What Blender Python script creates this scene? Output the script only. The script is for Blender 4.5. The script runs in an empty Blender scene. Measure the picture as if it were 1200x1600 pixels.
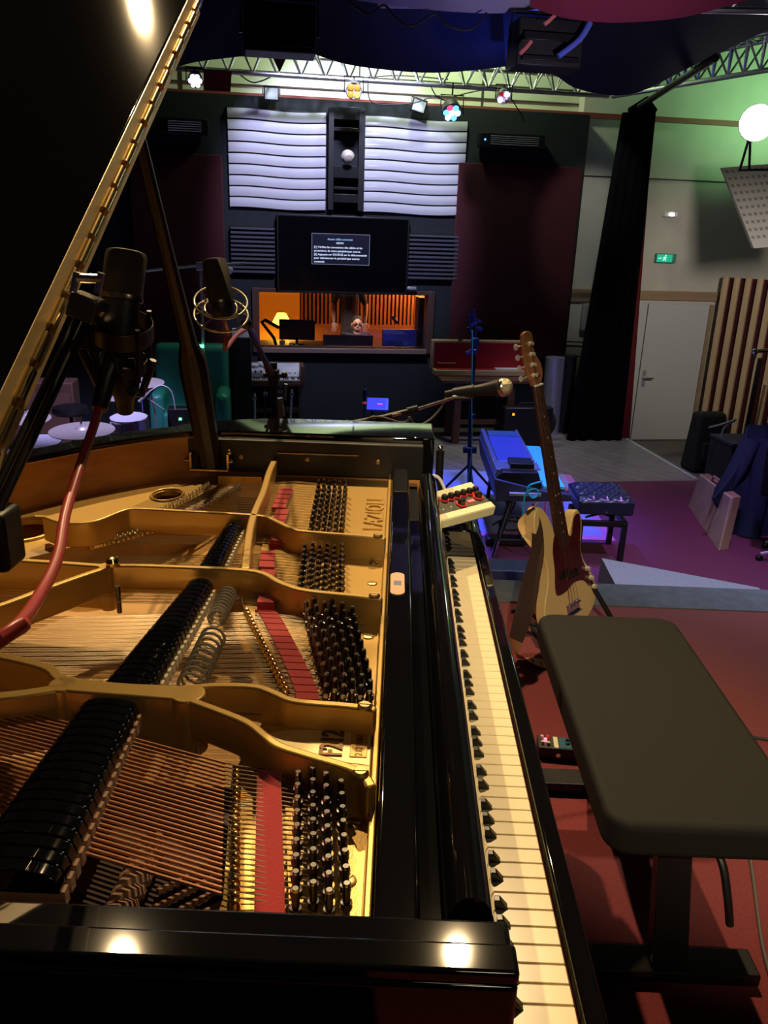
import bpy, bmesh, math, random
from mathutils import Vector as Vec, Matrix
random.seed(7)
S = bpy.context.scene
COL = S.collection
R_ = math.radians

# ------------------------------------------------------------------ camera
CAM = Vec((-.1968, -.5201, 1.4533))
YAW, PITCH, ROLL, FPX = -.0113081, .3363742, .0333316, 1257.16
_f = Vec((math.sin(YAW)*math.cos(PITCH), math.cos(YAW)*math.cos(PITCH), -math.sin(PITCH)))
_r0 = Vec((math.cos(YAW), -math.sin(YAW), 0)); _u0 = _r0.cross(_f)
_r = _r0*math.cos(ROLL) + _u0*math.sin(ROLL); _u = -_r0*math.sin(ROLL) + _u0*math.cos(ROLL)
cd = bpy.data.cameras.new('camera'); cam = bpy.data.objects.new('camera', cd); COL.objects.link(cam)
cd.sensor_fit = 'VERTICAL'; cd.sensor_height = 24; cd.lens = FPX/1600*24; cd.clip_start = .02; cd.clip_end = 60
cam.matrix_world = Matrix(((_r.x, _u.x, -_f.x, CAM.x), (_r.y, _u.y, -_f.y, CAM.y), (_r.z, _u.z, -_f.z, CAM.z), (0, 0, 0, 1)))
S.camera = cam

# ------------------------------------------------------------------ exposure, world
vs = S.view_settings
vs.view_transform = 'Standard'; vs.look = 'None'; vs.gamma = 1; vs.use_curve_mapping = False; vs.exposure = 0.0
w = bpy.data.worlds.new('world'); S.world = w; w.use_nodes = True
w.node_tree.nodes['Background'].inputs[0].default_value = (.35, .38, .6, 1)
w.node_tree.nodes['Background'].inputs[1].default_value = .012

# the hall is turned 9.6 degrees against the piano
TH = R_(9.6)
ROOM = Matrix.Rotation(TH, 4, 'Z')
def rm(u, v, z): return ROOM @ Vec((u, v, z))
FZ = -1.15     # hall floor, below the stage the piano stands on
FLOW = -1.40   # lower strip of floor by the door
VW = 10.4      # dark studio wall

# ------------------------------------------------------------------ where a sight line meets a real plane
def ray(px, py): return _f*FPX + _r*(px-600) - _u*(py-800)
def onz(px, py, z): d = ray(px, py); return CAM + d*((z-CAM.z)/d.z)
def ony(px, py, y): d = ray(px, py); return CAM + d*((y-CAM.y)/d.y)
NV = Vec((-math.sin(TH), math.cos(TH), 0))
def onv(px, py, v): d = ray(px, py); return CAM + d*((v-CAM.dot(NV))/d.dot(NV))
RI = ROOM.inverted()
def uvz(p): return RI @ p
def room_v(px, py, v): return uvz(onv(px, py, v))     # (u, v, z)
def room_z(px, py, z): return uvz(onz(px, py, z))

# ------------------------------------------------------------------ lights
def lamp(kind, name, loc, col, power, aim=None, size=.1, spot=60, blend=.4, sy=None):
    l = bpy.data.lights.new(name, kind); l.color = col; l.energy = power
    if kind == 'SPOT': l.spot_size = R_(spot); l.spot_blend = blend; l.shadow_soft_size = size
    elif kind == 'POINT': l.shadow_soft_size = size
    elif kind == 'AREA':
        l.size = size
        if sy: l.shape = 'RECTANGLE'; l.size_y = sy
    o = bpy.data.objects.new(name, l); COL.objects.link(o); o.location = loc
    if aim is not None:
        o.rotation_euler = (Vec(aim)-Vec(loc)).to_track_quat('-Z', 'Y').to_euler()
    return o
WARM = (1, .70, .36)
L1 = Vec((-2.25, 4.40, 6.2)); L2 = Vec((.47, 4.57, 6.17))
lamp('SPOT', 'stage_spot_light', L1, WARM, 1300, (-.6, .65, .9), .045, 29, .7)
lamp('SPOT', 'stage_spot_light', L2, WARM, 1300, (-.30, 1.15, .8), .045, 36, .7)
lamp('SPOT', 'front_spot_light', (-.15, -2.6, 3.4), (1, .80, .50), 560, (.82, 2.15, .2), .05, 24, .5)
lamp('SPOT', 'added_front_fill', (.7, -1.7, 2.5), (1, .80, .55), 14, (-.5, .5, 1.35), .1, 44, .9)  # added weak fill from the camera side, no real lamp, lifts the near microphone
lamp('SPOT', 'blue_wash_light', rm(1.6, 6.4, 2.9), (.11, .15, 1), 1300, rm(1.6, 6.7, FZ), .1, 56, .8)
lamp('SPOT', 'violet_wash_light', rm(3.9, 5.6, 3.2), (.55, .28, .95), 330, rm(3.4, 5.7, FZ), .1, 52, .8)
lamp('SPOT', 'lavender_wash_light', rm(2.6, 3.4, 3.0), (.58, .62, 1), 420, rm(2.7, 3.5, FZ), .1, 80, .9)
lamp('SPOT', 'panel_wash_light', rm(.8, 8.2, 4.3), (.66, .66, 1), 900, rm(.8, VW, 2.25), .15, 58, .35)
lamp('SPOT', 'drum_wash_light', rm(-1.5, 6.6, 3.2), (.58, .50, 1), 900, rm(-2.3, 8.4, FZ+.5), .1, 44, .7)
lamp('SPOT', 'green_wash_light', rm(6.8, 9.2, 2.9), (.42, 1, .42), 120, rm(6.2, 10.9, 3.6), .1, 110, .9)
lamp('SPOT', 'pale_green_wash_light', rm(1.5, 9.6, 4.9), (.80, 1, .60), 420, rm(1.5, 10.9, 3.6), .2, 150, .9)
lamp('SPOT', 'added_door_fill', rm(5.3, 6.6, 1.9), (1, .90, .78), 190, rm(6.0, 10.5, .5), .25, 64, .8)  # added neutral fill for the door area, not a fixture of the hall
lamp('SPOT', 'wood_floor_light', rm(3.6, 7.2, 3.8), (.70, .66, 1), 420, rm(3.5, 8.6, FZ), .15, 50, .8)
lamp('SPOT', 'added_cloth_uplight', rm(1.3, 5.2, 1.6), (.12, .14, 1), 60, rm(1.5, 7.2, 3.1), .08, 45, .9)  # added uplight without a fixture, brightens the blue belly of the cloth
lamp('SPOT', 'added_cloth_fill', rm(1.8, 3.6, 1.9), (.75, .66, .85), 70, rm(2.0, 5.4, 3.2), .08, 80, .9)  # added floating fill that brightens the lavender cloth
lamp('SPOT', 'added_synthesizer_fill', rm(-.5, 7.4, 3.0), (.62, .55, 1), 230, rm(-.15, 10.1, -.5), .08, 26, .8)  # extra lavender spot added to bring the synthesizer out of the dark
lamp('SPOT', 'blue_belly_light', rm(2.1, 7.0, 2.55), (.05, .10, 1), 22, rm(1.75, 7.1, 3.1), .05, 110, .9)
lamp('SPOT', 'added_wall_strip_fill', rm(3.5, 8.4, 3.0), (.95, 1, .85), 60, rm(4.15, 10.6, 1.4), .06, 42, .6)  # added spot, brightens the pale wall left of the curtain

# ------------------------------------------------------------------ materials
def new_mat(name):
    m = bpy.data.materials.new(name); m.use_nodes = True
    return m, m.node_tree, m.node_tree.nodes['Principled BSDF']
def mat(name, col, rough=.5, metal=0, noise=0, scale=20, bump=0, bscale=200, coat=0, emit=None, estr=1, stretch=None, col2=None, spec=None, sheen=0):
    m, t, b = new_mat(name)
    b.inputs['Base Color'].default_value = (*col, 1); b.inputs['Roughness'].default_value = rough; b.inputs['Metallic'].default_value = metal
    if coat: b.inputs['Coat Weight'].default_value = coat; b.inputs['Coat Roughness'].default_value = .03
    if spec is not None: b.inputs['Specular IOR Level'].default_value = spec
    if sheen: b.inputs['Sheen Weight'].default_value = sheen
    if emit: b.inputs['Emission Color'].default_value = (*emit, 1); b.inputs['Emission Strength'].default_value = estr
    tc = t.nodes.new('ShaderNodeTexCoord'); mp = t.nodes.new('ShaderNodeMapping'); t.links.new(tc.outputs['Object'], mp.inputs[0])
    if stretch: mp.inputs['Scale'].default_value = stretch
    if noise or col2:
        n = t.nodes.new('ShaderNodeTexNoise'); n.inputs['Scale'].default_value = scale; n.inputs['Detail'].default_value = 5
        t.links.new(mp.outputs[0], n.inputs[0])
        r = t.nodes.new('ShaderNodeValToRGB'); r.color_ramp.elements[0].position = .3; r.color_ramp.elements[1].position = .7
        c2 = col2 or tuple(c*(1-noise) for c in col)
        r.color_ramp.elements[0].color = (*c2, 1); r.color_ramp.elements[1].color = (*col, 1)
        t.links.new(n.outputs[0], r.inputs[0]); t.links.new(r.outputs[0], b.inputs['Base Color'])
    if bump:
        n2 = t.nodes.new('ShaderNodeTexNoise'); n2.inputs['Scale'].default_value = bscale; n2.inputs['Detail'].default_value = 3
        t.links.new(mp.outputs[0], n2.inputs[0])
        bp = t.nodes.new('ShaderNodeBump'); bp.inputs['Strength'].default_value = bump; bp.inputs['Distance'].default_value = .002
        t.links.new(n2.outputs[0], bp.inputs['Height']); t.links.new(bp.outputs[0], b.inputs['Normal'])
    return m
def wave_mat(name, c1, c2, scale=6, axis='X', rough=.5, dist=2, detail=2, coat=0):
    m, t, b = new_mat(name); b.inputs['Roughness'].default_value = rough
    if coat: b.inputs['Coat Weight'].default_value = coat; b.inputs['Coat Roughness'].default_value = .05
    tc = t.nodes.new('ShaderNodeTexCoord'); wv = t.nodes.new('ShaderNodeTexWave'); wv.bands_direction = axis
    wv.inputs['Scale'].default_value = scale; wv.inputs['Distortion'].default_value = dist; wv.inputs['Detail'].default_value = detail
    t.links.new(tc.outputs['Object'], wv.inputs[0])
    r = t.nodes.new('ShaderNodeValToRGB'); r.color_ramp.elements[0].color = (*c1, 1); r.color_ramp.elements[1].color = (*c2, 1)
    t.links.new(wv.outputs[0], r.inputs[0]); t.links.new(r.outputs[0], b.inputs['Base Color'])
    return m
def brick_mat(name, c1, c2, mortar, sx, sy, rough=.5, ms=.01, rot=0):
    m, t, b = new_mat(name); b.inputs['Roughness'].default_value = rough
    tc = t.nodes.new('ShaderNodeTexCoord'); mp = t.nodes.new('ShaderNodeMapping'); br = t.nodes.new('ShaderNodeTexBrick')
    mp.inputs['Rotation'].default_value = (0, 0, rot)
    br.inputs['Color1'].default_value = (*c1, 1); br.inputs['Color2'].default_value = (*c2, 1); br.inputs['Mortar'].default_value = (*mortar, 1)
    br.inputs['Scale'].default_value = 1; br.inputs['Mortar Size'].default_value = ms; br.inputs['Brick Width'].default_value = sx; br.inputs['Row Height'].default_value = sy
    t.links.new(tc.outputs['Object'], mp.inputs[0]); t.links.new(mp.outputs[0], br.inputs[0])
    n = t.nodes.new('ShaderNodeTexNoise'); n.inputs['Scale'].default_value = 6; n.inputs['Detail'].default_value = 8
    t.links.new(tc.outputs['Object'], n.inputs[0])
    mx = t.nodes.new('ShaderNodeMix'); mx.data_type = 'RGBA'; mx.blend_type = 'MULTIPLY'; mx.inputs[0].default_value = .5
    t.links.new(br.outputs[0], mx.inputs[6]); t.links.new(n.outputs[0], mx.inputs[7]); t.links.new(mx.outputs[2], b.inputs['Base Color'])
    return m
def emis(name, col, st):
    m, t, b = new_mat(name); b.inputs['Base Color'].default_value = (*[c*.2 for c in col], 1)
    b.inputs['Emission Color'].default_value = (*col, 1); b.inputs['Emission Strength'].default_value = st
    return m
def glass(name, col=(1, 1, 1), rough=0):
    m, t, b = new_mat(name); b.inputs['Base Color'].default_value = (*col, 1); b.inputs['Roughness'].default_value = rough
    b.inputs['Transmission Weight'].default_value = 1; b.inputs['IOR'].default_value = 1.45
    return m

M = {}
M['lacquer'] = mat('black_piano_lacquer', (.004, .004, .005), .035, coat=.6, bump=.015, bscale=14)
M['plate'] = mat('gold_plate', (.56, .36, .105), .36, .55, bump=.10, bscale=500)
M['gold'] = mat('polished_brass', (.80, .56, .22), .2, 1)
M['brassdull'] = mat('aged_brass', (.42, .30, .14), .4, 1)
M['nickel'] = mat('nickel', (.78, .76, .72), .2, 1)
M['pin'] = mat('blued_steel_pin', (.10, .09, .10), .28, 1)
M['pintip'] = mat('bright_pin_top', (.85, .82, .78), .15, 1)
M['steel'] = mat('steel_string', (.42, .35, .24), .35, 1)
M['copper'] = mat('copper_string', (.42, .20, .11), .45, .8)
M['spruce'] = mat('spruce_soundboard', (.60, .33, .08), .45, noise=.25, scale=8, stretch=(1,12,1))
M['maple'] = mat('maple_bridge', (.42, .26, .11), .5, noise=.2, scale=30)
M['burl'] = mat('inner_rim_veneer', (.62, .27, .065), .35, noise=.55, scale=7, coat=.4, col2=(.33, .12, .03), stretch=(1, 1, 2.5))
M['redfelt'] = mat('red_felt', (.42, .018, .02), .95, bump=.6, bscale=900, sheen=.4)
M['whitefelt'] = mat('white_felt', (.72, .66, .5), .95)
M['ivory'] = mat('white_key_tops', (.80, .68, .43), .28)
M['ebony'] = mat('black_key_tops', (.008, .008, .009), .3)
M['black'] = mat('black_satin', (.008, .008, .009), .45)
M['blackm'] = mat('black_matte', (.012, .012, .014), .85, bump=.1, bscale=300)
M['blackmetal'] = mat('black_metal', (.02, .02, .022), .35, .5)
M['chrome'] = mat('chrome', (.8, .8, .82), .12, 1)
M['vinyl'] = mat('black_vinyl', (.0085, .0085, .0080), .75, spec=.25, bump=.35, bscale=700)
M['leather'] = mat('blue_black_leather', (.02, .024, .05), .24, bump=.15, bscale=150)
M['cream'] = mat('cream_lacquer', (.78, .58, .26), .3, coat=.5)
M['tort'] = mat('tortoise_pickguard', (.10, .012, .010), .2, noise=.6, scale=60, coat=.5)
M['rosewood'] = mat('rosewood', (.055, .022, .014), .45, noise=.4, scale=30, stretch=(1, 1, 8))
M['maplewood'] = mat('amber_maple', (.32, .14, .06), .35, noise=.2, scale=25, coat=.4)
M['tan'] = mat('tan_suede', (.62, .40, .17), .9, bump=.2, bscale=400)
M['brownleather'] = mat('brown_leather', (.035, .012, .005), .8, bump=.2, bscale=300)
M['redcable'] = mat('red_cable', (.33, .035, .03), .35)
M['blackcable'] = mat('black_cable', (.01, .01, .012), .5)
M['beige'] = mat('cream_plastic', (.80, .76, .48), .45)
M['panelgrey'] = mat('dark_olive_panel', (.022, .022, .012), .5)
M['redknob'] = mat('red_knob', (.55, .02, .02), .4, emit=(.8, .03, .02), estr=.35)
M['white'] = mat('white_plastic', (.75, .75, .75), .5)
M['paper'] = mat('paper', (.7, .72, .75), .8)
M['carpet'] = mat('red_carpet', (.23, .028, .034), .97, noise=.3, scale=160, bump=.6, bscale=500, col2=(.15, .018, .024), sheen=.2)
M['carpet2'] = mat('crimson_hall_carpet', (.17, .035, .075), .97, noise=.25, scale=120, bump=.4, bscale=400)
M['edgegrey'] = mat('painted_grey_board', (.12, .135, .14), .7, noise=.35, scale=18, bump=.3, bscale=60)
M['speckle'] = mat('speckled_grey_cover', (.42, .42, .48), .9, noise=.4, scale=160)
M['studio'] = mat('dark_blue_studio_wall', (.006, .010, .014), .85, noise=.3, scale=3)
M['redfabric'] = mat('dark_red_fabric', (.048, .003, .008), .95, bump=.3, bscale=300)
M['curtain'] = mat('black_velvet', (.0016, .0016, .003), 1, spec=.1)
M['curtainred'] = mat('red_velvet', (.13, .002, .005), .9)
M['plaster'] = mat('cream_plaster', (.60, .57, .50), .9, noise=.12, scale=3)
M['cladding'] = mat('hall_wall_panel', (.62, .66, .50), .8, noise=.1, scale=2)
M['rail'] = mat('red_steel_rail', (.22, .04, .03), .6)
M['darkline'] = mat('panel_joint', (.05, .04, .035), .8)
M['oak'] = mat('pale_wood', (.66, .46, .27), .55, noise=.25, scale=30, stretch=(1,1,.06))
M['beam'] = mat('brown_beam', (.36, .24, .14), .6, noise=.2, scale=20, stretch=(.1,1,1))
M['door'] = mat('white_door_paint', (.56, .56, .57), .45)
M['wood_floor'] = brick_mat('grey_plank_floor', (.34, .29, .27), (.27, .23, .22), (.10, .08, .08), 1.2, .16, .4, .006, R_(62))
M['lowfloor'] = mat('grey_lino', (.13, .11, .10), .5, noise=.2, scale=5)
M['truss'] = mat('aluminium_truss', (.75, .77, .76), .3, 1)
M['drape'] = mat('black_ceiling_cloth', (.010, .010, .022), .9)
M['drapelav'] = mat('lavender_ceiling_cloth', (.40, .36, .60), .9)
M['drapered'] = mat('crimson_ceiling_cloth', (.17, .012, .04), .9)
M['panelwhite'] = mat('glossy_white_panel', (.72, .72, .80), .16, .35, bump=.25, bscale=5, coat=.5)
M['green_leather'] = mat('green_leather', (.03, .25, .19), .35, bump=.2, bscale=60)
M['cymbal'] = mat('cymbal_bronze', (.72, .66, .60), .42, .5)
M['drumhead'] = mat('drum_head', (.6, .6, .68), .5)
M['drumshell'] = mat('chrome_drum_shell', (.55, .52, .65), .35, .6)
M['brownwood'] = mat('walnut_case', (.11, .045, .022), .45, noise=.3, scale=15)
M['silver'] = mat('silver_panel', (.55, .55, .60), .35, .6)
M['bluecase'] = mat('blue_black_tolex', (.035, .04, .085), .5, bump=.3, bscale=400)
M['jean'] = mat('navy_cloth', (.010, .030, .055), .9, bump=.4, bscale=60)
M['caseply'] = mat('birch_plywood', (.62, .50, .36), .55, noise=.2, scale=6)
M['caselining'] = mat('red_plush_lining', (.33, .005, .012), .9, bump=.4, bscale=80)
M['caseedge'] = mat('cream_case_binding', (.50, .36, .20), .6)
M['skin'] = mat('skin', (.55, .30, .20), .5)
M['hair'] = mat('dark_hair', (.02, .014, .01), .7)
M['shirt'] = mat('navy_shirt', (.02, .025, .04), .9)
M['shirt2'] = mat('charcoal_shirt', (.05, .04, .04), .9)
M['jeans'] = mat('dark_trousers', (.02, .02, .03), .9)
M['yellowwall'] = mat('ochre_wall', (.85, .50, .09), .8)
M['slat'] = mat('brown_slat', (.25, .10, .045), .6)
M['slatdark'] = mat('dark_slat_gap', (.03, .012, .008), .8)
M['shade'] = mat('lamp_shade', (.9, .7, .2), .8, emit=(1, .62, .08), estr=3.0)
M['cyan'] = mat('cyan_sheet', (.25, .75, .75), .6)
M['screen'] = mat('tv_glass', (.002, .002, .003), .08)
M['screenblue'] = emis('menu_background', (.0012, .0018, .012), 1)
M['txt'] = emis('menu_text', (.62, .72, 1), 1.6)
M['txt2'] = emis('menu_title', (.25, .50, .9), 1.4)
M['exitgreen'] = emis('exit_sign_green', (.01, .50, .28), .8)
M['exitwhite'] = emis('exit_sign_white', (.5, 1, .75), 1.3)
M['ledwhite'] = emis('cool_white_led', (.85, .92, 1), 14)
M['ledblue'] = emis('blue_led', (.05, .22, 1), 6)
M['ledcyan'] = emis('pale_blue_led', (.35, .75, 1), 7)
M['ledred'] = emis('red_led', (1, .05, .12), 2.5)
M['ledorange'] = emis('orange_led', (1, .34, .03), 1.6)
M['ledyellow'] = emis('yellow_led', (1, .62, .10), 2.2)
M['ledviolet'] = emis('violet_led', (.6, .45, 1), 12)
M['globe'] = emis('globe_glow', (1, .98, .9), 9)
M['greenled'] = emis('green_indicator', (.1, 1, .35), 5)
M['glasspane'] = glass('window_glass')
M['plaster_strip'] = mat('skin_tone_bandage', (.68, .44, .28), .6)
M['bandpad'] = mat('blue_grey_pad', (.16, .20, .32), .6)
M['twine'] = mat('braided_listing_cloth', (.42, .26, .17), .9, bump=.5, bscale=300)
M['clip'] = mat('clear_plastic', (.30, .29, .25), .2, coat=.6)

# ------------------------------------------------------------------ mesh building
class MB:
    def __init__(s, X=None): s.v = []; s.f = []; s.X = X
    def add(s, vs_, fs):
        o = len(s.v)
        for p in vs_: s.v.append((s.X @ Vec(p)) if s.X is not None else Vec(p))
        for f in fs: s.f.append(tuple(i+o for i in f))
        return s
    def box(s, a, b, X=None):
        x0, y0, z0 = a; x1, y1, z1 = b
        p = [Vec(q) for q in ((x0,y0,z0),(x1,y0,z0),(x1,y1,z0),(x0,y1,z0),(x0,y0,z1),(x1,y0,z1),(x1,y1,z1),(x0,y1,z1))]
        if X is not None: p = [X @ q for q in p]
        return s.add(p, ((0,3,2,1),(4,5,6,7),(0,1,5,4),(1,2,6,5),(2,3,7,6),(3,0,4,7)))
    def cbox(s, c, d, X=None):
        m = Matrix.Translation(Vec(c)); m = m @ X if X is not None else m
        return s.box((-d[0]/2,-d[1]/2,-d[2]/2), (d[0]/2,d[1]/2,d[2]/2), m)
    def hexa(s, bot, top): return s.add(list(bot)+list(top), ((3,2,1,0),(4,5,6,7),(0,1,5,4),(1,2,6,5),(2,3,7,6),(3,0,4,7)))
    def prism(s, poly, z0, z1, X=None):
        n = len(poly)
        p = [Vec((x,y,z0)) for x,y in poly]+[Vec((x,y,z1)) for x,y in poly]
        if X is not None: p = [X @ q for q in p]
        f = [tuple(range(n-1,-1,-1)), tuple(range(n,2*n))]+[(i,(i+1)%n,n+(i+1)%n,n+i) for i in range(n)]
        return s.add(p, f)
    def tube(s, pts, r, n=8, caps=True, flat=1.0):
        pts = [Vec(p) for p in pts]; m = len(pts)
        rr = r if isinstance(r, (list, tuple)) else [r]*m
        vs_ = []; prev = None
        for i, p in enumerate(pts):
            t = (pts[min(i+1,m-1)]-pts[max(i-1,0)]).normalized()
            if prev is None:
                a = Vec((0,0,1)) if abs(t.z) < .9 else Vec((1,0,0))
                nx = t.cross(a).normalized()
            else: nx = (prev-t*prev.dot(t)).normalized()
            prev = nx; ny = t.cross(nx)
            for k in range(n):
                an = 2*math.pi*k/n; vs_.append(p+nx*math.cos(an)*rr[i]+ny*math.sin(an)*rr[i]*flat)
        f = [(i*n+k, i*n+(k+1)%n, (i+1)*n+(k+1)%n, (i+1)*n+k) for i in range(m-1) for k in range(n)]
        if caps: f += [tuple(range(n-1,-1,-1)), tuple(range((m-1)*n, m*n))]
        return s.add(vs_, f)
    def lathe(s, prof, n=24, X=None, caps=True):
        vs_ = []
        for r, z in prof:
            for k in range(n):
                a = 2*math.pi*k/n; q = Vec((r*math.cos(a), r*math.sin(a), z)); vs_.append(X @ q if X is not None else q)
        m = len(prof)
        f = [(i*n+k, i*n+(k+1)%n, (i+1)*n+(k+1)%n, (i+1)*n+k) for i in range(m-1) for k in range(n)]
        if caps: f += [tuple(range(n-1,-1,-1)), tuple(range((m-1)*n, m*n))]
        return s.add(vs_, f)
    def ball(s, c, r, n=14, X=None):
        r = r if isinstance(r, (tuple, list)) else (r, r, r)
        m = n//2+1; pf = [(math.sin(math.pi*i/m), -math.cos(math.pi*i/m)) for i in range(1, m)]
        A = Matrix.Translation(Vec(c)) @ (X if X is not None else Matrix()) @ Matrix.Diagonal((*r, 1))
        return s.lathe(pf, n, A)
    def ring(s, c, Rr, r, n=32, k=8, X=None):
        A = Matrix.Translation(Vec(c)) @ (X if X is not None else Matrix())
        vs_ = []
        for i in range(n):
            a = 2*math.pi*i/n
            for j in range(k):
                b = 2*math.pi*j/k; vs_.append(A @ Vec(((Rr+r*math.cos(b))*math.cos(a), (Rr+r*math.cos(b))*math.sin(a), r*math.sin(b))))
        return s.add(vs_, [(i*k+j, ((i+1)%n)*k+j, ((i+1)%n)*k+(j+1)%k, i*k+(j+1)%k) for i in range(n) for j in range(k)])
    def grid(s, fn, nu, nv, thick=0):
        P = [[Vec(fn(i/nu, j/nv)) for j in range(nv+1)] for i in range(nu+1)]
        vs_ = [p for row in P for p in row]; w_ = nv+1
        f = [(i*w_+j, (i+1)*w_+j, (i+1)*w_+j+1, i*w_+j+1) for i in range(nu) for j in range(nv)]
        if thick:
            nn = len(vs_); N = []
            for i in range(nu+1):
                for j in range(nv+1):
                    a = P[min(i+1,nu)][j]-P[max(i-1,0)][j]; b = P[i][min(j+1,nv)]-P[i][max(j-1,0)]
                    c = a.cross(b); N.append(c.normalized() if c.length > 1e-12 else Vec((0,0,1)))
            vs_ = vs_+[p-n*thick for p, n in zip(vs_, N)]
            f += [tuple(q+nn for q in reversed(t)) for t in f]
            edge = [(i*w_, (i+1)*w_) for i in range(nu)]+[(nu*w_+j, nu*w_+j+1) for j in range(nv)]+[((i+1)*w_+nv, i*w_+nv) for i in range(nu)]+[(j+1, j) for j in range(nv)]
            f += [(b, a, a+nn, b+nn) for a, b in edge]
        return s.add(vs_, f)

XF = {}       # object -> matrix of its frame in the world
def finish(me, mt, smooth=True, ang=35):
    for m in (mt if isinstance(mt, list) else [mt]): me.materials.append(m)
    bm = bmesh.new(); bm.from_mesh(me); bmesh.ops.recalc_face_normals(bm, faces=bm.faces); bm.to_mesh(me); bm.free()
    if smooth:
        me.shade_smooth(); me.set_sharp_from_angle(angle=R_(ang))
def tag(o, label=None, cat=None, group=None, kind=None):
    if label: o['label'] = label
    if cat: o['category'] = cat
    if group: o['group'] = group
    if kind: o['kind'] = kind
    return o
def part(name, mb, mt, parent, bevel=0, smooth=True, ang=35, seg=2, label=None, kind=None):
    A = XF[parent].inverted(); me = bpy.data.meshes.new(name)
    vs_ = [A @ p for p in mb.v]
    c = sum(vs_, Vec())/max(1, len(vs_))
    me.from_pydata([tuple(p-c) for p in vs_], [], mb.f); finish(me, mt, smooth, ang)
    o = bpy.data.objects.new(name, me); COL.objects.link(o); o.parent = parent; o.location = c
    XF[o] = XF[parent] @ Matrix.Translation(c)
    if bevel: b = o.modifiers.new('bevel', 'BEVEL'); b.width = bevel; b.segments = seg; b.limit_method = 'ANGLE'
    if label: o['label'] = label
    if kind: o['kind'] = kind
    return o
def solo(name, mb, mt, label=None, cat=None, group=None, kind=None, bevel=0, smooth=True, ang=35, seg=2, frame=None):
    me = bpy.data.meshes.new(name)
    F = frame or Matrix(); FI = F.inverted(); q = [FI @ p for p in mb.v]
    lo = Vec([min(p[i] for p in q) for i in range(3)]); hi = Vec([max(p[i] for p in q) for i in range(3)])
    base = Vec(((lo.x+hi.x)/2, (lo.y+hi.y)/2, lo.z))
    me.from_pydata([tuple(p-base) for p in q], [], mb.f); finish(me, mt, smooth, ang)
    o = bpy.data.objects.new(name, me); COL.objects.link(o)
    W = F @ Matrix.Translation(base); o.location = W.translation; o.rotation_euler = W.to_euler(); XF[o] = W
    if bevel: b = o.modifiers.new('bevel', 'BEVEL'); b.width = bevel; b.segments = seg; b.limit_method = 'ANGLE'
    return tag(o, label, cat, group, kind)
def struct(name, mb, mt, **k): return solo(name, mb, mt, kind='structure', **k)
def thing(name, loc, label, cat, group=None, rz=0):
    o = bpy.data.objects.new(name, None); COL.objects.link(o); o.location = loc; o.rotation_euler = (0, 0, rz); o.empty_display_size = .1
    XF[o] = Matrix.Translation(Vec(loc)) @ Matrix.Rotation(rz, 4, 'Z')
    return tag(o, label, cat, group)
def inst(name, src, loc, parent, rot=None):          # another part that shares src's mesh
    o = bpy.data.objects.new(name, src.data); COL.objects.link(o); o.parent = parent
    o.location = XF[parent].inverted() @ Vec(loc)
    if rot: o.rotation_euler = rot
    for m in src.modifiers:
        b = o.modifiers.new('bevel', 'BEVEL'); b.width = m.width; b.segments = m.segments; b.limit_method = 'ANGLE'
    XF[o] = XF[parent] @ Matrix.Translation(o.location)
    return o
def text_mb(body, size, X, extrude=.001, align='LEFT', space=1, bold=0):
    cu = bpy.data.curves.new('lettering', 'FONT'); cu.body = body; cu.size = size; cu.extrude = extrude; cu.align_x = align
    cu.space_line = space; cu.offset = bold; cu.resolution_u = 2
    o = bpy.data.objects.new('lettering', cu); COL.objects.link(o)
    dg = bpy.context.evaluated_depsgraph_get(); me = bpy.data.meshes.new_from_object(o.evaluated_get(dg))
    mb = MB(); mb.add([X @ v.co for v in me.vertices], [tuple(p.vertices) for p in me.polygons])
    bpy.data.objects.remove(o); bpy.data.curves.remove(cu); bpy.data.meshes.remove(me)
    return mb
def frame(o, x, y, z=None):
    x = Vec(x).normalized(); y = Vec(y); y = (y-x*y.dot(x)).normalized(); z = x.cross(y); o = Vec(o)
    return Matrix(((x.x,y.x,z.x,o.x),(x.y,y.y,z.y,o.y),(x.z,y.z,z.z,o.z),(0,0,0,1)))
def dirm(o, d):     # matrix whose z axis runs along d
    q = Vec(d).to_track_quat('Z', 'Y'); return Matrix.Translation(Vec(o)) @ q.to_matrix().to_4x4()
def spline(pts, n=6):
    P = [Vec(p) for p in pts]; out = []
    for i in range(len(P)-1):
        a = P[max(i-1,0)]; b = P[i]; c = P[i+1]; d = P[min(i+2,len(P)-1)]
        for k in range(n):
            t = k/n; out.append(.5*((2*b)+(c-a)*t+(2*a-5*b+4*c-d)*t*t+(3*b-a-3*c+d)*t**3))
    out.append(P[-1]); return out
def sp2(pts, n=6): return [(p.x, p.y) for p in spline([(x, y, 0) for x, y in pts], n)]
def ribbon(pts, w_):     # plan outline of a curved bar
    L = []; Rr = []; m = len(pts)
    for i, p in enumerate(pts):
        a = Vec((*pts[max(i-1,0)], 0)); b = Vec((*pts[min(i+1,m-1)], 0)); t = (b-a).normalized(); n = Vec((-t.y, t.x, 0))
        ww = (w_[i] if isinstance(w_, list) else w_)/2
        L.append((p[0]+n.x*ww, p[1]+n.y*ww)); Rr.append((p[0]-n.x*ww, p[1]-n.y*ww))
    return L, Rr
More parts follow.
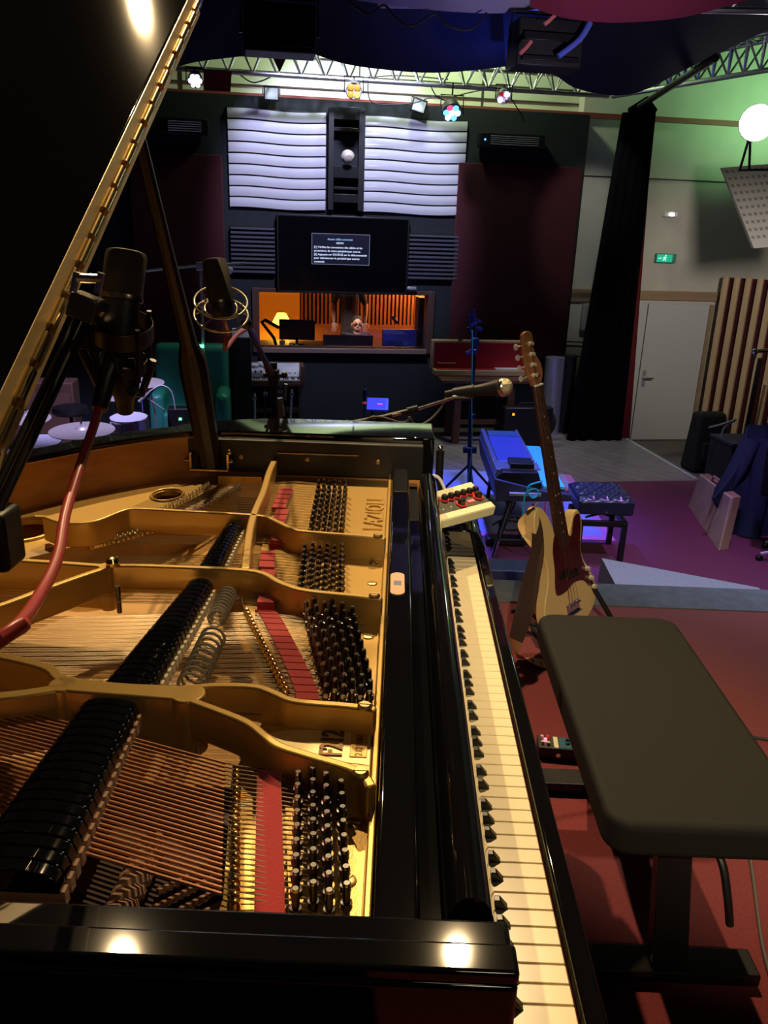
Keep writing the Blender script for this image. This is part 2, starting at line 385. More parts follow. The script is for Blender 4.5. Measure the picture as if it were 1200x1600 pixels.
def wallbar(mb, pts, w_, z0, z1):
    L, Rr = ribbon(pts, w_); m = len(pts)
    v = [Vec((*p, z0)) for p in L]+[Vec((*p, z0)) for p in Rr]+[Vec((*p, z1)) for p in L]+[Vec((*p, z1)) for p in Rr]
    f = []
    for i in range(m-1):
        f += [(i, i+1, m+i+1, m+i), (2*m+i, 3*m+i, 3*m+i+1, 2*m+i+1), (i, 2*m+i, 2*m+i+1, i+1), (m+i, m+i+1, 3*m+i+1, 3*m+i)]
    f += [(0, m, 3*m, 2*m), (m-1, 3*m-1, 4*m-1, 2*m-1)]
    mb.add(v, f)
def interp(tab, t):
    for (a, x), (b, y) in zip(tab, tab[1:]):
        if t <= b: return x+(y-x)*max(0, (t-a))/(b-a)
    return tab[-1][1]

# ================================================================== THE GRAND PIANO
KZ = .74; PW = .02356
piano = thing('grand_piano', (-1.0, .6, 0), 'open black lacquered grand piano with gold iron plate and raised lid', 'piano')
outer = [(-.105,1.45),(-.45,1.45),(-.58,1.42),(-.68,1.365),(-.76,1.31),(-.83,1.25),(-.90,1.17),(-.98,1.065),(-1.10,.94),(-1.30,.83),(-1.55,.73),(-1.80,.60),(-1.97,.42),(-2.05,.20),(-2.06,.0),(-2.0,-.10),(-1.9,-.134)]
outer = sp2(outer, 4)+[(-.105,-.134)]
inner = [(-.105,1.31),(-.45,1.31),(-.58,1.31),(-.66,1.295),(-.72,1.262),(-.79,1.20),(-.86,1.125),(-.94,1.025),(-1.07,.90),(-1.28,.785),(-1.52,.685),(-1.76,.56),(-1.91,.40),(-1.985,.20),(-1.99,.02),(-1.94,-.05),(-1.85,-.08)]
inner = sp2(inner, 4)+[(-.105,-.08)]
mb = MB(); n = len(outer)
v = [Vec((*p, z if z < .9 or p[0] < -.72 or p[1] < 1.3 else 1.0035)) for z in (.66, 1.0) for p in outer]+[Vec((*p, z)) for z in (.66, 1.0) for p in inner]
f = []
for i in range(n-1):
    f += [(i, i+1, n+i+1, n+i), (n+i, n+i+1, 3*n+i+1, 3*n+i), (2*n+i, 3*n+i, 3*n+i+1, 2*n+i+1), (i, 2*n+i, 2*n+i+1, i+1)]
f += [(0, n, 3*n, 2*n), (n-1, 3*n-1, 4*n-1, 2*n-1)]
mb.add(v, f); part('case_rim', mb, M['lacquer'], piano, bevel=.004, seg=3)
# veneered lining of the rim, below the black lip
lin = MB(); li = inner[5:n-1]
wallbar(lin, [(x, y-.002) if x > -.9 else (x+.002, y-.001) for x, y in li], .006, .80, .988); part('rim_lining', lin, M['burl'], piano)
# black ledge that carries the lid prop
lb = MB(); lb.box((-.70,1.283,.905), (-.13,1.311,.986)); part('prop_rail', lb, M['black'], piano, bevel=.003)
for x in (-.555,-.40,-.235): part('rail_screw', MB().lathe([(.006,0),(.006,.002),(.004,.003)], 12, dirm((x,1.283,.945), (0,-1,0))), M['brassdull'], piano)
part('rail_molding', MB().box((-.47,1.279,.957), (-.28,1.284,.961)), M['brassdull'], piano, bevel=.001)
part('inner_rail', MB().box((-.60,1.288,.86), (-.11,1.312,.905)), M['burl'], piano, bevel=.002)
# key bed, legs, lyre
part('key_bed', MB().box((-.45,-.12,.625), (.02,1.44,.672)), M['lacquer'], piano, bevel=.004)
part('body_bottom', MB().prism(sp2([(-.4,-.1),(-1.9,-.08),(-1.97,.2),(-1.7,.6),(-1.2,.85),(-.9,1.1),(-.6,1.35),(-.4,1.4)],3), .665, .68), M['black'], piano)
def leg(x, y):
    l = part('leg', MB().lathe([(.02,.10),(.045,.115),(.05,.14),(.04,.2),(.055,.5),(.07,.58),(.07,.628)], 20, Matrix.Translation((x,y,0))), M['lacquer'], piano)
    part('caster', MB().lathe([(.028,-.012),(.032,-.006),(.032,.006),(.028,.012)], 16, dirm((x,y,.032),(0,1,0))).box((x-.012,y-.02,.03),(x+.012,y+.02,.10)), M['brassdull'], l)
leg(-.22,.0); leg(-.22,1.36); leg(-1.75,.1)
ly = part('pedal_lyre', MB().box((-.34,.50,.08),(-.28,.53,.63)).box((-.34,.70,.08),(-.28,.73,.63)).box((-.37,.47,.06),(-.25,.76,.12)), M['lacquer'], piano, bevel=.006)
for y in (.55,.615,.68): part('pedal', MB().cbox((-.17,y,.06),(.16,.026,.012)), M['gold'], ly, bevel=.005)
# arms at the two ends of the keyboard
for y0, y1 in ((-.134,-.002),(1.228,1.45)):
    pr = [(-.10,.66),(.020,.66),(.026,.70),(.022,.76),(.004,.796),(-.02,.806),(-.10,.806)]
    mm = MB().prism(pr, y0, y1, Matrix(((1,0,0,0),(0,0,1,0),(0,1,0,0),(0,0,0,1))))
    part('key_block', mm, M['lacquer'], piano, bevel=.006, seg=3)
part('cheek_piece', MB().box((-.12,1.2275,.70),(-.004,1.2285,.752)), M['lacquer'], piano)
part('key_slip', MB().box((.004,-.002,.67),(.026,1.228,.752)), M['lacquer'], piano, bevel=.004, seg=3)
part('felt_strip', MB().box((-.14,-.002,.70),(-.0,1.226,.712)), M['redfelt'], piano)
# stretcher and fallboard
part('stretcher', MB().box((-.200,-.08,.80),(-.163,1.31,.930)), M['lacquer'], piano, bevel=.004, seg=3)
part('desk_rail', MB().box((-.162,-.08,.80),(-.140,1.31,.895)), M['lacquer'], piano, bevel=.002)
fb = [(-.138,.79),(-.140,.90),(-.136,.925),(-.126,.938),(-.114,.938),(-.104,.928),(-.096,.90),(-.088,.865),(-.081,.83),(-.077,.80),(-.079,.785),(-.09,.778),(-.12,.778)]
part('fallboard', MB().prism(sp2(fb+[fb[0]],3)[:-1], .0, 1.226, Matrix(((1,0,0,0),(0,0,1,0),(0,1,0,0),(0,0,0,1)))), M['lacquer'], piano, smooth=True)
part('fallboard_edge', MB().box((-.083,.0,.772),(-.075,1.226,.781)), M['lacquer'], piano, bevel=.002)
# keys
L = 'ABCDEFG'; whites = [L[i % 7] for i in range(52)]
wk = None
for i in range(52):
    y = i*PW
    if wk is None: wk = part('white_key', MB().box((-.16,y+.0006,.718),(0,y+PW-.0006,KZ)), M['ivory'], piano, bevel=.0012)
    else: inst('white_key', wk, Vec((-.08, y+PW/2, .729)), piano)
bk = None; nb = 0
for i in range(51):
    off = {'A': .003, 'C': -.003, 'D': .003, 'F': -.003, 'G': 0}.get(whites[i])
    if off is None: continue
    y = (i+1)*PW+off
    if bk is None:
        a, b = .0056, .0044; y0 = y
        mm = MB().hexa([(-.16,y-a,.7385),(-.050,y-a,.7385),(-.050,y+a,.7385),(-.16,y+a,.7385)], [(-.16,y-b,.7515),(-.060,y-b,.7515),(-.060,y+b,.7515),(-.16,y+b,.7515)])
        bk = part('black_key', mm, M['ebony'], piano, bevel=.0011); bc = bk.location.copy()
    else:
        o = inst('black_key', bk, Vec((0,0,0)), piano); o.location = bc+Vec((0, y-y0, 0)); XF[o] = XF[piano] @ Matrix.Translation(o.location)

# ---- iron plate
ZP = .900; ZT = .945
web_in = [(-.318,-.078),(-.322,.02),(-.352,.19),(-.352,.236),(-.34,.33),(-.365,.44),(-.40,.54),(-.432,.64),(-.452,.75),(-.46,.90),(-.475,1.05),(-.49,1.30)]
mb = MB().prism([(-.206,-.078),(-.206,1.305)]+list(reversed(sp2(web_in,3))), ZP-.012, ZP)
mb.box((-.209,-.078,ZP-.012),(-.2025,1.305,.916))
# pale gold deck below the model number, a little higher than the web
mb.prism(sp2([(-.210,.140),(-.235,.155),(-.275,.172),(-.305,.188),(-.325,.204),(-.34,.222),(-.345,.245),(-.34,.272),(-.30,.270),(-.210,.265)],3), ZP, .911)
hitch = [(-.500,1.235),(-.60,1.215),(-.648,1.077),(-.71,.936),(-.775,.85),(-.819,.795)]
plate = part('iron_plate', mb, M['plate'], piano, bevel=.0015)
# hitch-pin field with two round openings
def holed(poly, holes, z0, z1):
    bm = bmesh.new()
    from mathutils.geometry import delaunay_2d_cdt
    vs2 = [Vec((x, y)).to_2d() for x, y in poly]; loops = [list(range(len(poly)))]
    for (cx, cy, ra, rb) in holes:
        k0 = len(vs2)
        for k in range(24): a = -2*math.pi*k/24; vs2.append(Vec((cx+ra*math.cos(a), cy+rb*math.sin(a))).to_2d())
        loops.append(list(range(k0, k0+24)))
    ed = [(l[i], l[(i+1) % len(l)]) for l in loops for i in range(len(l))]
    r = delaunay_2d_cdt(vs2, ed, [], 0, 1e-5)
    P, F = r[0], r[2]
    def inside(c, q):
        k = False
        for i in range(len(q)):
            (x1,y1),(x2,y2) = q[i-1], q[i]
            if (y1 > c[1]) != (y2 > c[1]) and c[0] < (x2-x1)*(c[1]-y1)/(y2-y1)+x1: k = not k
        return k
    keep = []
    for t in F:
        c = sum((P[i] for i in t), Vec((0,0)).to_2d())/len(t)
        if inside(c, poly) and not any(((c[0]-h[0])/h[2])**2+((c[1]-h[1])/h[3])**2 < 1 for h in holes): keep.append(tuple(t))
    mb = MB(); n_ = len(P)
    cnt = {}
    for t in keep:
        for i in range(len(t)): e = (t[i], t[(i+1) % len(t)]); cnt[e] = 1
    sides = [(a, b, b+n_, a+n_) for a, b in cnt if (b, a) not in cnt]
    mb.add([(p[0],p[1],z0) for p in P]+[(p[0],p[1],z1) for p in P], [tuple(reversed(t)) for t in keep]+[tuple(i+n_ for i in t) for t in keep]+sides)
    return mb
outl = [(-.60,1.30),(-.67,1.285),(-.72,1.252),(-.79,1.19),(-.86,1.115),(-.94,1.015),(-1.06,.89),(-1.12,.85)]
mb = holed(sp2(outl,3)+[(-1.12,.56),(-1.0,.60),(-.90,.66),(-.85,.72)]+sp2([(-.819,.795),(-.775,.85),(-.71,.936),(-.665,1.03),(-.63,1.13),(-.60,1.22)],3), [(-.69,1.14,.030,.038),(-.90,.905,.055,.062)],   .880, .892)
for c, a, b in (((-.69,1.14),.034,.043),((-.90,.905),.060,.068)):
    mb.ring((0,0,0), 1, .09, 32, 6, Matrix.Translation((c[0],c[1],.893)) @ Matrix.Diagonal((a,b,.05,1)))
part('hitch_plate', mb, M['plate'], piano, bevel=.001)
mb = MB(); mb.prism([(-.50,1.30),(-.60,1.30),(-.60,1.24),(-.50,1.245)], .86, .91); part('plate_shoulder', mb, M['plate'], plate)
st = {}
S1 = sp2([(-.207,.800),(-.26,.808),(-.35,.818),(-.38,.834),(-.424,.880),(-.45,.892),(-.50,.897),(-.60,.902),(-.68,.905),(-.705,.888),(-.735,.828),(-.782,.817),(-.83,.845)],5)
S2 = sp2([(-.207,.553),(-.25,.560),(-.322,.571),(-.363,.595),(-.393,.626),(-.43,.638),(-.53,.640),(-.62,.637),(-.645,.620),(-.70,.544),(-.75,.47),(-.85,.36)],5)
S2b = sp2([(-.64,.632),(-.74,.640),(-.85,.646),(-.98,.66)],4)
CO = sp2([(-.475,1.285),(-.472,1.18),(-.462,1.04),(-.457,.90),(-.445,.78),(-.425,.64)],5)
S3 = sp2([(-.207,.262),(-.238,.268),(-.299,.273),(-.323,.286),(-.346,.299),(-.375,.301),(-.41,.297),(-.44,.284)],5)
S4 = sp2([(-.207,.128),(-.223,.153),(-.273,.174),(-.305,.188),(-.324,.205),(-.347,.228),(-.39,.252),(-.43,.272)],5)
NB = sp2([(-.41,.279),(-.46,.281),(-.52,.284),(-.575,.290)],4)
NU = sp2([(-.565,.291),(-.585,.305),(-.61,.327),(-.68,.350),(-.78,.38),(-.95,.44)],4)
NL = sp2([(-.565,.285),(-.60,.270),(-.635,.259),(-.72,.240),(-.95,.22)],4)
for nm, pts, ww, z0 in (('S1',S1,.010,.868),('S2',S2,.011,.868),('S2b',S2b,.012,.87),('CO',CO,.014,.905),('S3',S3,.011,.868),('S4',S4,.011,.868),('NB',NB,[.036,.033,.030,.029,.028,.027,.026,.026,.026,.027,.028,.029,.03],.868),('NU',NU,.014,.868),('NL',NL,.016,.868)):
    mb = MB(); wallbar(mb, pts, ww if not isinstance(ww, list) else (ww+[.03]*20)[:len(pts)], z0 if nm not in ('S1','S2','S3','S4') else ZP-.002, ZT)
    st[nm] = part('plate_strut', mb, M['plate'], piano, bevel=.0025, seg=2)
for cx, cy, r_ in ((-.424,.279,.020),(-.572,.289,.017),(-.643,.632,.012)): part('strut_node', MB().lathe([(r_,.87),(r_,ZT)],24,Matrix.Translation((cx,cy,0))), M['plate'], plate, bevel=.002)
mb = MB().prism(sp2([(-.205,.79),(-.24,.800),(-.30,.806),(-.30,.812),(-.24,.808),(-.205,.812)],2), ZP, .9)
part('boss', MB().lathe([(.010,0),(.011,.006),(.008,.012),(.004,.014)], 16, Matrix.Translation((-.632,.634,ZT))), M['gold'], st['S2'])
part('support_bolt', MB().tube([(-.615,.600,.88),(-.615,.600,.925)], .004, 10), M['pin'], piano)
for x, y in ((-.219,.556),(-.221,.802),(-.220,.264),(-.219,.146)):
    part('strut_screw', MB().lathe([(.0085,0),(.0085,.002),(.006,.0045)], 18, Matrix.Translation((x,y,ZT))).box((x-.007,y-.0009,ZT+.0042),(x+.007,y+.0009,ZT+.0052)), M['brassdull'], plate)
scr = [(-.224,.127),(-.225,.053),(-.242,.555),(-.225,.515),(-.234,.464),(-.227,.401),(-.227,.790),(-.226,.700),(-.222,.90)]
for k, (x, y) in enumerate(scr[:9]):
    A = Matrix.Translation((x,y,ZP)) @ Matrix.Rotation(k*.9, 4, 'Z')
    part('plate_screw', MB().lathe([(.0085,0),(.008,.0015),(.006,.0025)], 18, A).box((-.007,-.0008,.0022),(.007,.0008,.0034),A), M['brassdull'], plate)
# cast lettering, read from the player's side
def letter(body, x, y, z, size, ex, mt, name, bold=0, tall=1):
    part(name, text_mb(body, size, frame((x,y,z),(0,1,0),(-1,0,0)) @ Matrix.Diagonal((1,tall,1,1)), ex, bold=bold), mt, plate, smooth=False)
M['iron_dark'] = mat('dark_bronze_letter', (.16, .09, .04), .35, .7)
letter('F212', -.243, .2165, .9118, .0245, .0016, M['iron_dark'], 'model_lettering', .0005, 1.45)
part('pale_deck', MB().prism(sp2([(-.212,.205),(-.26,.212),(-.31,.226),(-.335,.245),(-.31,.262),(-.25,.264),(-.212,.262)],3), .9105, .9117), mat('pale_gold_deck',(.72,.60,.32),.4,.4), plate)
part('number_plate', MB().prism([(-.234,.217),(-.215,.217),(-.215,.261),(-.234,.261)], .9115, .9127), M['plate'], plate, bevel=.001)
letter('2121007', -.2205, .2185, .9128, .0112, .0004, M['iron_dark'], 'serial_lettering')
letter('FAZIOLI', -.2165, .948, ZP+.001, .054, .0026, M['plate'], 'maker_lettering', .0006)

# ---- soundboard, bridges
sbm = MB(); sc = [p for p in inner[:-1] if p[1] > -.05]
for (xa_, ya_), (xb_, yb_) in zip(sc, sc[1:]):
    if xb_ < xa_-1e-4: sbm.hexa([(xb_,-.08,.805),(xa_,-.08,.805),(xa_,ya_,.805),(xb_,yb_,.805)],[(xb_,-.08,.815),(xa_,-.08,.815),(xa_,ya_,.815),(xb_,yb_,.815)])
part('soundboard', sbm, M['spruce'], piano, smooth=False)
br1 = sp2([(-.565,1.22),(-.60,1.10),(-.66,.98),(-.76,.86),(-.90,.72),(-1.10,.56),(-1.35,.44)],5)
mb = MB(); wallbar(mb, br1, .022, .815, .893); part('treble_bridge', mb, M['maple'], piano)
mb = MB(); wallbar(mb, sp2([(-1.15,.44),(-1.45,.40),(-1.70,.30)],5), .03, .815, .905); part('bass_bridge', mb, M['maple'], piano)
mb = MB()
for k in range(10):       # braced ribs and the dark shade plate below the bass strings
    pass
part('bass_shade_plate', MB().box((-.52,-.06,.80),(-.330,.255,.838)), mat('soundboard_shade',(.07,.022,.012),.6,noise=.4,scale=20), piano, bevel=.004)  # added dark plate, its colour stands for the shade on the soundboard
# cloth braid lying below the bass strings
tw = MB()
for s_ in (-1, 1):
    tw.tube([(-.430+.008*math.sin(t*2.2+s_*1.57)-.010*(1-t/14), -.03+t*.0125, .852+.004*math.cos(t*2.2+s_*1.57)) for t in [q*.25 for q in range(57)]], .009, 8)
part('listing_braid', tw, M['twine'], piano)
for k in range(7):
    y = -.03+k*.022; part('brace_rod', MB().tube([(-.34,y+.045,.844),(-.41,y-.015,.844)], .0035, 6), M['twine'], piano)

# ---- strings, pins, felts, agraffes
E_ = []; reds = {}
def steel(x0, y0, x1, y1, z0=.888, z1=.884, r=.00055): return MB().tube([(x0,y0,z0),(x1,y1,z1)], r, 5, False)
stuff = MB(); nstr = 0
agr = [(-.318,.25),(-.320,.34),(-.357,.43),(-.391,.51),(-.415,.57),(-.435,.62)]
def ax(y): return interp([(b, a) for a, b in agr], y)
Y0, Y1 = .290, .556
NN = 22
pinx = lambda y: interp([(.28,-.266),(.345,-.270),(.48,-.303),(.62,-.336)], y)
# section three: 22 notes of three strings
for k in range(NN):
    for j in range(3):
        y = Y0+(Y1-Y0)*(k+.5+(j-1)*.27)/NN; xa = ax(y)
        m_ = MB(); m_.tube([(xa+.095,y,.908),(xa+.04,y,.911),(xa,y,.912),(-.62,y-.015,.904),(-1.25,y-.055,.896)], .00042, 5, False)
        part('steel_string', m_, M['steel'], piano)
# sections one and two, strings as a fine field
def field(ya, yb, nn, xr, xend):
    for k in range(nn):
        for j in range(3):
            y = ya+(yb-ya)*(k+.5+(j-1)*.27)/nn
            stuff.tube([(xr+.12,y,.908),(xr+.05,y,.912),(xend(y),y-.006,.897)], .0004, 4, False)
field(.580,.79,18,-.44,lambda y: -.99+.30*(y-.58)/.2)
field(.830,1.22,24,-.47,lambda y: -.76+.14*(y-.85)/.35)
part('string_field', stuff, M['steel'], piano, kind='stuff')
# bass: copper-wound strings crossing over
for k in range(28):
    t = (k+.5)/28; y = .008+.182*t; xa = -.317-.035*t; nrm = .0018-.0005*t
    x1 = xa-.125; y1 = y+.125*(.30+.03*t); x2 = -1.45; y2 = y+(xa-x2)*-1*-.30
    part('copper_string', MB().tube([(xa-.012,y+.003,.918),(x1,y1,.918),(-1.0,y+(1.0+xa)*.30,.918)], nrm, 6), M['copper'], piano)
    part('bass_string_tail', MB().tube([(-.245,y-.004,.908),(xa+.04,y-.002,.915),(xa,y,.918),(xa-.014,y+.004,.918)], .0007, 5, False), M['steel'], piano) if k % 1 == 0 else None
# agraffes
ag = None
def agraffe(x, y, z=.894):
    global ag
    if ag is None:
        ag = part('agraffe', MB().lathe([(.0035,0),(.0035,.006),(.0048,.008),(.0048,.022),(.0035,.0265),(.001,.028)], 10, Matrix.Translation((x,y,z))), M['gold'], piano); return
    inst('agraffe', ag, Vec((x,y,z+.014)), piano)
for k in range(20): t = (k+.5)/20; agraffe(-.316-.034*t, .000+.182*t)
for k in range(24): y = Y0+(Y1-Y0)*(k+.5)/24; agraffe(ax(y), y)
part('bass_rest_bar', MB().prism([(-.326,-.07),(-.322,.02),(-.352,.20),(-.358,.20),(-.330,.02),(-.334,-.07)], .89, .908), M['gold'], plate)
mb = MB(); wallbar(mb, [(ax(y)-.010, y) for y in [Y0-.01+i*.028 for i in range(11)]], .012, .88, .906); part('capo_bar', mb, M['gold'], plate)
for ya, yb, x0, x1 in ((.575,.80,-.445,-.45),(.825,1.24,-.455,-.475)):
    part('capo_bar', MB().hexa([(x0-.004,ya,.890),(x0+.006,ya,.890),(x1+.006,yb,.890),(x1-.004,yb,.890)],[(x0-.004,ya,.909),(x0+.006,ya,.909),(x1+.006,yb,.909),(x1-.004,yb,.909)]), M['gold'], plate, bevel=.002)
# red felts under the string tails
def felt(a, b, ww, z0=ZP-.003, z1=.9145, steps=1):
    (xa,ya),(xb,yb) = a, b
    mb = MB()
    n_ = max(1, int(abs(yb-ya)/.0145))
    for i in range(n_):
        y0_ = ya+(yb-ya)*i/n_; y1_ = ya+(yb-ya)*(i+1)/n_-.0012; x0_ = xa+(xb-xa)*(i+.5)/n_
        xp = xa+(xb-xa)*i/n_; xq = xa+(xb-xa)*(i+1)/n_; zt_ = z1-.001*(i % 2)
        mb.hexa([(xp-ww/2,y0_,z0),(xp+ww/2,y0_,z0),(xq+ww/2,y1_,z0),(xq-ww/2,y1_,z0)],[(xp-ww/2,y0_,zt_),(xp+ww/2,y0_,zt_),(xq+ww/2,y1_,zt_),(xq-ww/2,y1_,zt_)])
    part('string_felt', mb, M['redfelt'], plate, bevel=.001)
part('string_felt', MB().hexa([(-.298,-.01,ZP),(-.272,-.01,ZP),(-.304,.185,ZP),(-.329,.185,ZP)],[(-.298,-.01,.9165),(-.272,-.01,.9165),(-.304,.185,.9165),(-.329,.185,.9165)]), M['redfelt'], plate, bevel=.001)
fp = sp2([(-.288,.285),(-.294,.340),(-.318,.41),(-.345,.48),(-.373,.548),(-.382,.560)],4)
for a, b in zip(fp, fp[1:]): felt(a, b, .029)
felt((-.385,.585),(-.388,.645),.026); felt((-.398,.650),(-.399,.715),.026); felt((-.405,.720),(-.414,.795),.026)
felt((-.408,.842),(-.408,.915),.026); felt((-.419,.920),(-.419,1.02),.026); felt((-.430,1.025),(-.431,1.16),.028)
# tuning pins
pin = None; npin = 0; pstuff = MB()
def tpin(x, y, stf=False):
    global pin, npin
    prof = [(.0034,0),(.0034,.011),(.0052,.0115),(.0052,.0185),(.0034,.019),(.0033,.036),(.0027,.0385)]
    if stf or npin >= 100: pstuff.lathe(prof, 7, Matrix.Translation((x,y,ZP))); return
    npin += 1
    if pin is None:
        pin = part('tuning_pin', MB().lathe(prof, 10, Matrix.Translation((x,y,ZP))), [M['pin'], M['pintip']], piano)
        for p in pin.data.polygons:
            if p.center.z > .0175: p.material_index = 1
        return
    inst('tuning_pin', pin, Vec((x,y,ZP+.01925)), piano)
for c in range(4):
    for k in range(9):
        t = (k+.5)/9; tpin(-.2645-.0185*t+.0140*c, -.006+.170*t+(.008 if c % 2 else 0))
for k in range(11):
    for c in range(6):
        y = .290+(.565-.290)*(k+.25+.5*(c % 2))/11; x0 = pinx(y)
        tpin(x0+c*(.0102+.0045*(y-.30)/.35), y)
for k in range(9):
    for c in range(6): tpin(-.334+c*.0128-.014*k/9, .582+.205*(k+.3+.4*(c % 2))/9, True)
for k in range(10):
    for c in range(6): tpin(-.347+c*.0115-.014*k/10, .835+.33*(k+.5+.25*(c % 2))/10, True)
pf_ = part('tuning_pin_field', pstuff, [M['pin'], M['pintip']], piano, kind='stuff')
for p in pf_.data.polygons:
    if p.center.z+(XF[pf_].translation.z) > ZP+.0365: p.material_index = 1
# hitch pins and bridge agraffes along the treble
mb = MB(); hp = sp2([(-.615,1.21),(-.64,1.11),(-.675,1.02),(-.72,.94),(-.79,.855)],8)
for (x, y) in hp: mb.lathe([(.0028,0),(.0028,.012),(.002,.0135)], 8, Matrix.Translation((x,y,.892)))
for (x, y) in sp2([(-.545,1.21),(-.57,1.12),(-.615,1.0),(-.68,.90),(-.74,.84)],10): mb.lathe([(.003,0),(.003,.014),(.002,.016)], 8, Matrix.Translation((x,y,.888)))
part('hitch_pin_field', mb, M['nickel'], piano, kind='stuff')
part('duplex_bar', MB().prism(sp2([(-.575,1.21),(-.60,1.11),(-.64,1.01),(-.70,.92),(-.76,.85)],4)+list(reversed(sp2([(-.563,1.21),(-.588,1.11),(-.628,1.01),(-.688,.91),(-.75,.84)],4))), .880, .892), M['plate'], piano, bevel=.001)
# pale tuning mutes: looped felt temperament strip between dampers and agraffes
for cx, cy, r_, l_ in ((-.445,.56,.012,.08),(-.437,.40,.016,.12)):
    mb = MB()
    for k in range(9): mb.ring((cx, cy-l_/2+l_*k/8, .918), r_, .0022, 16, 6, Matrix.Rotation(math.pi/2, 4, 'X'))
    part('coiled_mute', mb, M['clip'], piano)

# ---- dampers
for k in range(60):
    y = -.004+k*.0148
    if any(abs(y+.007-q) < .017 for q in (.281,.640)) or y > .87: continue
    wd = interp([(0,.088),(.25,.066),(.6,.040),(.87,.034)], y); xc = interp([(0,-.503),(.26,-.508),(.6,-.490),(.87,-.491)], y)
    h = interp([(0,.042),(.25,.036),(.87,.030)], y)
    mb = MB(); pr = []
    for i in range(9):
        a = math.pi*i/8; pr.append((xc-wd/2*math.cos(a), (.915 if y < .26 else .908)+h*.45+h*.45*math.sin(a)**.7))
    zb = .928 if y < .26 else .918
    pr = [(xc-wd/2,zb)]+pr+[(xc+wd/2,zb)]
    mb.prism(pr, y, y+.0128, Matrix(((1,0,0,0),(0,0,1,0),(0,1,0,0),(0,0,0,1))))
    d = part('damper', mb, M['lacquer'], piano, bevel=.0012)
    mf = MB()
    mf.box((xc-wd/2+.002,y+.002,zb-.014),(xc+wd/2+.003,y+.0105,zb+.001))
    part('damper_felt', mf, M['whitefelt'] if y > .28 else M['twine'], d)

# ---- lid, hinge and prop
LA = R_(32.5); LO = Vec((-.5715, -.13, 1.012))
LM = frame(LO, (-1,0,0), (0, math.cos(LA), math.sin(LA)))     # local x towards the tail, y up the lid, z = x cross y
lo = []
for (x, y) in outer:
    if x < -.5715: lo.append((-(x+.5715), (y+.13)*1.02+.012))
lo = [(0, 1.475)]+lo[::2]+[(1.4,0),(0,0)]
zs = 1 if (LM.to_3x3() @ Vec((0,0,1))).z > 0 else -1
main = MB().prism(lo, 0, .017*zs, LM)
lid = part('lid', main, M['lacquer'], piano, bevel=.004, seg=3)
part('lid_flap', MB().prism([(0,0),(.42,0),(.42,1.45),(0,1.475)], .030*zs, .052*zs, LM), M['lacquer'], lid, bevel=.003)
mb = MB(); hx = []
part('hinge_pin', MB().tube([LM @ Vec((-.001,.01,.025*zs)), LM @ Vec((-.001,1.47,.025*zs))], .0035, 8), M['brassdull'], lid)
for k in range(26):
    a = .02+k*.056; part('hinge_knuckle', MB().tube([LM @ Vec((-.003+.002*(k%2),a,.025*zs)), LM @ Vec((-.003+.002*(k%2),a+.044,.025*zs))], .0066, 12), M['gold'], lid)
part('hinge_leaf_amber_edge', MB().box((-.0012,.01,.002*zs),(0,1.47,.050*zs), LM) if zs > 0 else MB().box((-.0012,.01,.050*zs),(0,1.47,.003*zs), LM), mat('brass_amber_reflection', (.75,.55,.25), .35, .3), lid)  # brass leaf widened, its colour carries the amber reflection of the lacquer edges
part('spine_hinge_strip', MB().box((-1.9,-.118,.999),(-.165,-.108,1.004)), M['gold'], piano, bevel=.001)
part('spine_board', MB().box((-1.9,-.134,1.001),(-.105,-.110,1.012)), M['lacquer'], piano, bevel=.003, seg=3)
# the long prop: thick foot, slim shaft
pf = onz(341,713,.925); pf = Vec((pf.x, 1.275, .925))
pk = ony(300,560,1.24); pt = Vec((-.80, 1.02, 0)); pt.z = 1.012+(pt.y+.13)*math.tan(LA)-.006
pt = ony(222,232,1.06); pt = pk+(pt-pk)*1.14
prop = part('lid_prop', MB().tube([pf, pf.lerp(pk,.35), pk.lerp(pf,.12), pk, pk.lerp(pt,.08), pk.lerp(pt,.5), pt], [.026,.028,.032,.030,.019,.014,.011], 10, True, 1), mat('dark_lacquer_prop', (.014,.008,.005), .35), piano)
b = MB(); b.cbox(pf+Vec((0,-.008,-.006)), (.09,.03,.006)).cbox(pf+Vec((-.043,-.008,.012)),(.006,.02,.04)).cbox(pf+Vec((.043,-.008,.012)),(.006,.02,.04)).tube([pf+Vec((-.058,-.01,.014)),pf+Vec((-.04,-.01,.014))],.005,10).tube([pf+Vec((.04,-.01,.014)),pf+Vec((.054,-.01,.014))],.006,10).ball(pf+Vec((.047,-.012,.036)),.007)
part('prop_bracket', b, M['gold'], prop, bevel=.001)
part('prop_groove', MB().tube([pf+Vec((0,-.017,.02)), pk+Vec((0,-.016,-.02))], .004, 6), M['black'], prop)
for x, y, z in ((-.735,1.262,.86),(-.60,1.285,.855),(-.80,1.19,.865)):
    part('lining_screw', MB().ball((x,y-.006,z),.008), M['brassdull'], piano)

# bandage stuck on the stretcher
bx = MB().prism([( -.185+.0115*math.cos(a)*1.0, .637+(.030 if math.sin(a)>0 else -.030)+.012*math.sin(a)) for a in [2*math.pi*i/20 for i in range(20)]], .9301, .9314)
bd = thing('adhesive_bandage', (-.185,.637,.930), 'small skin-coloured sticking plaster with a blue-grey square, stuck on the black piano frame', 'plaster')
part('strip', bx, M['plaster_strip'], bd, bevel=.0004)
part('pad', MB().box((-.191,.629,.9314),(-.179,.645,.9318)), M['bandpad'], bd)

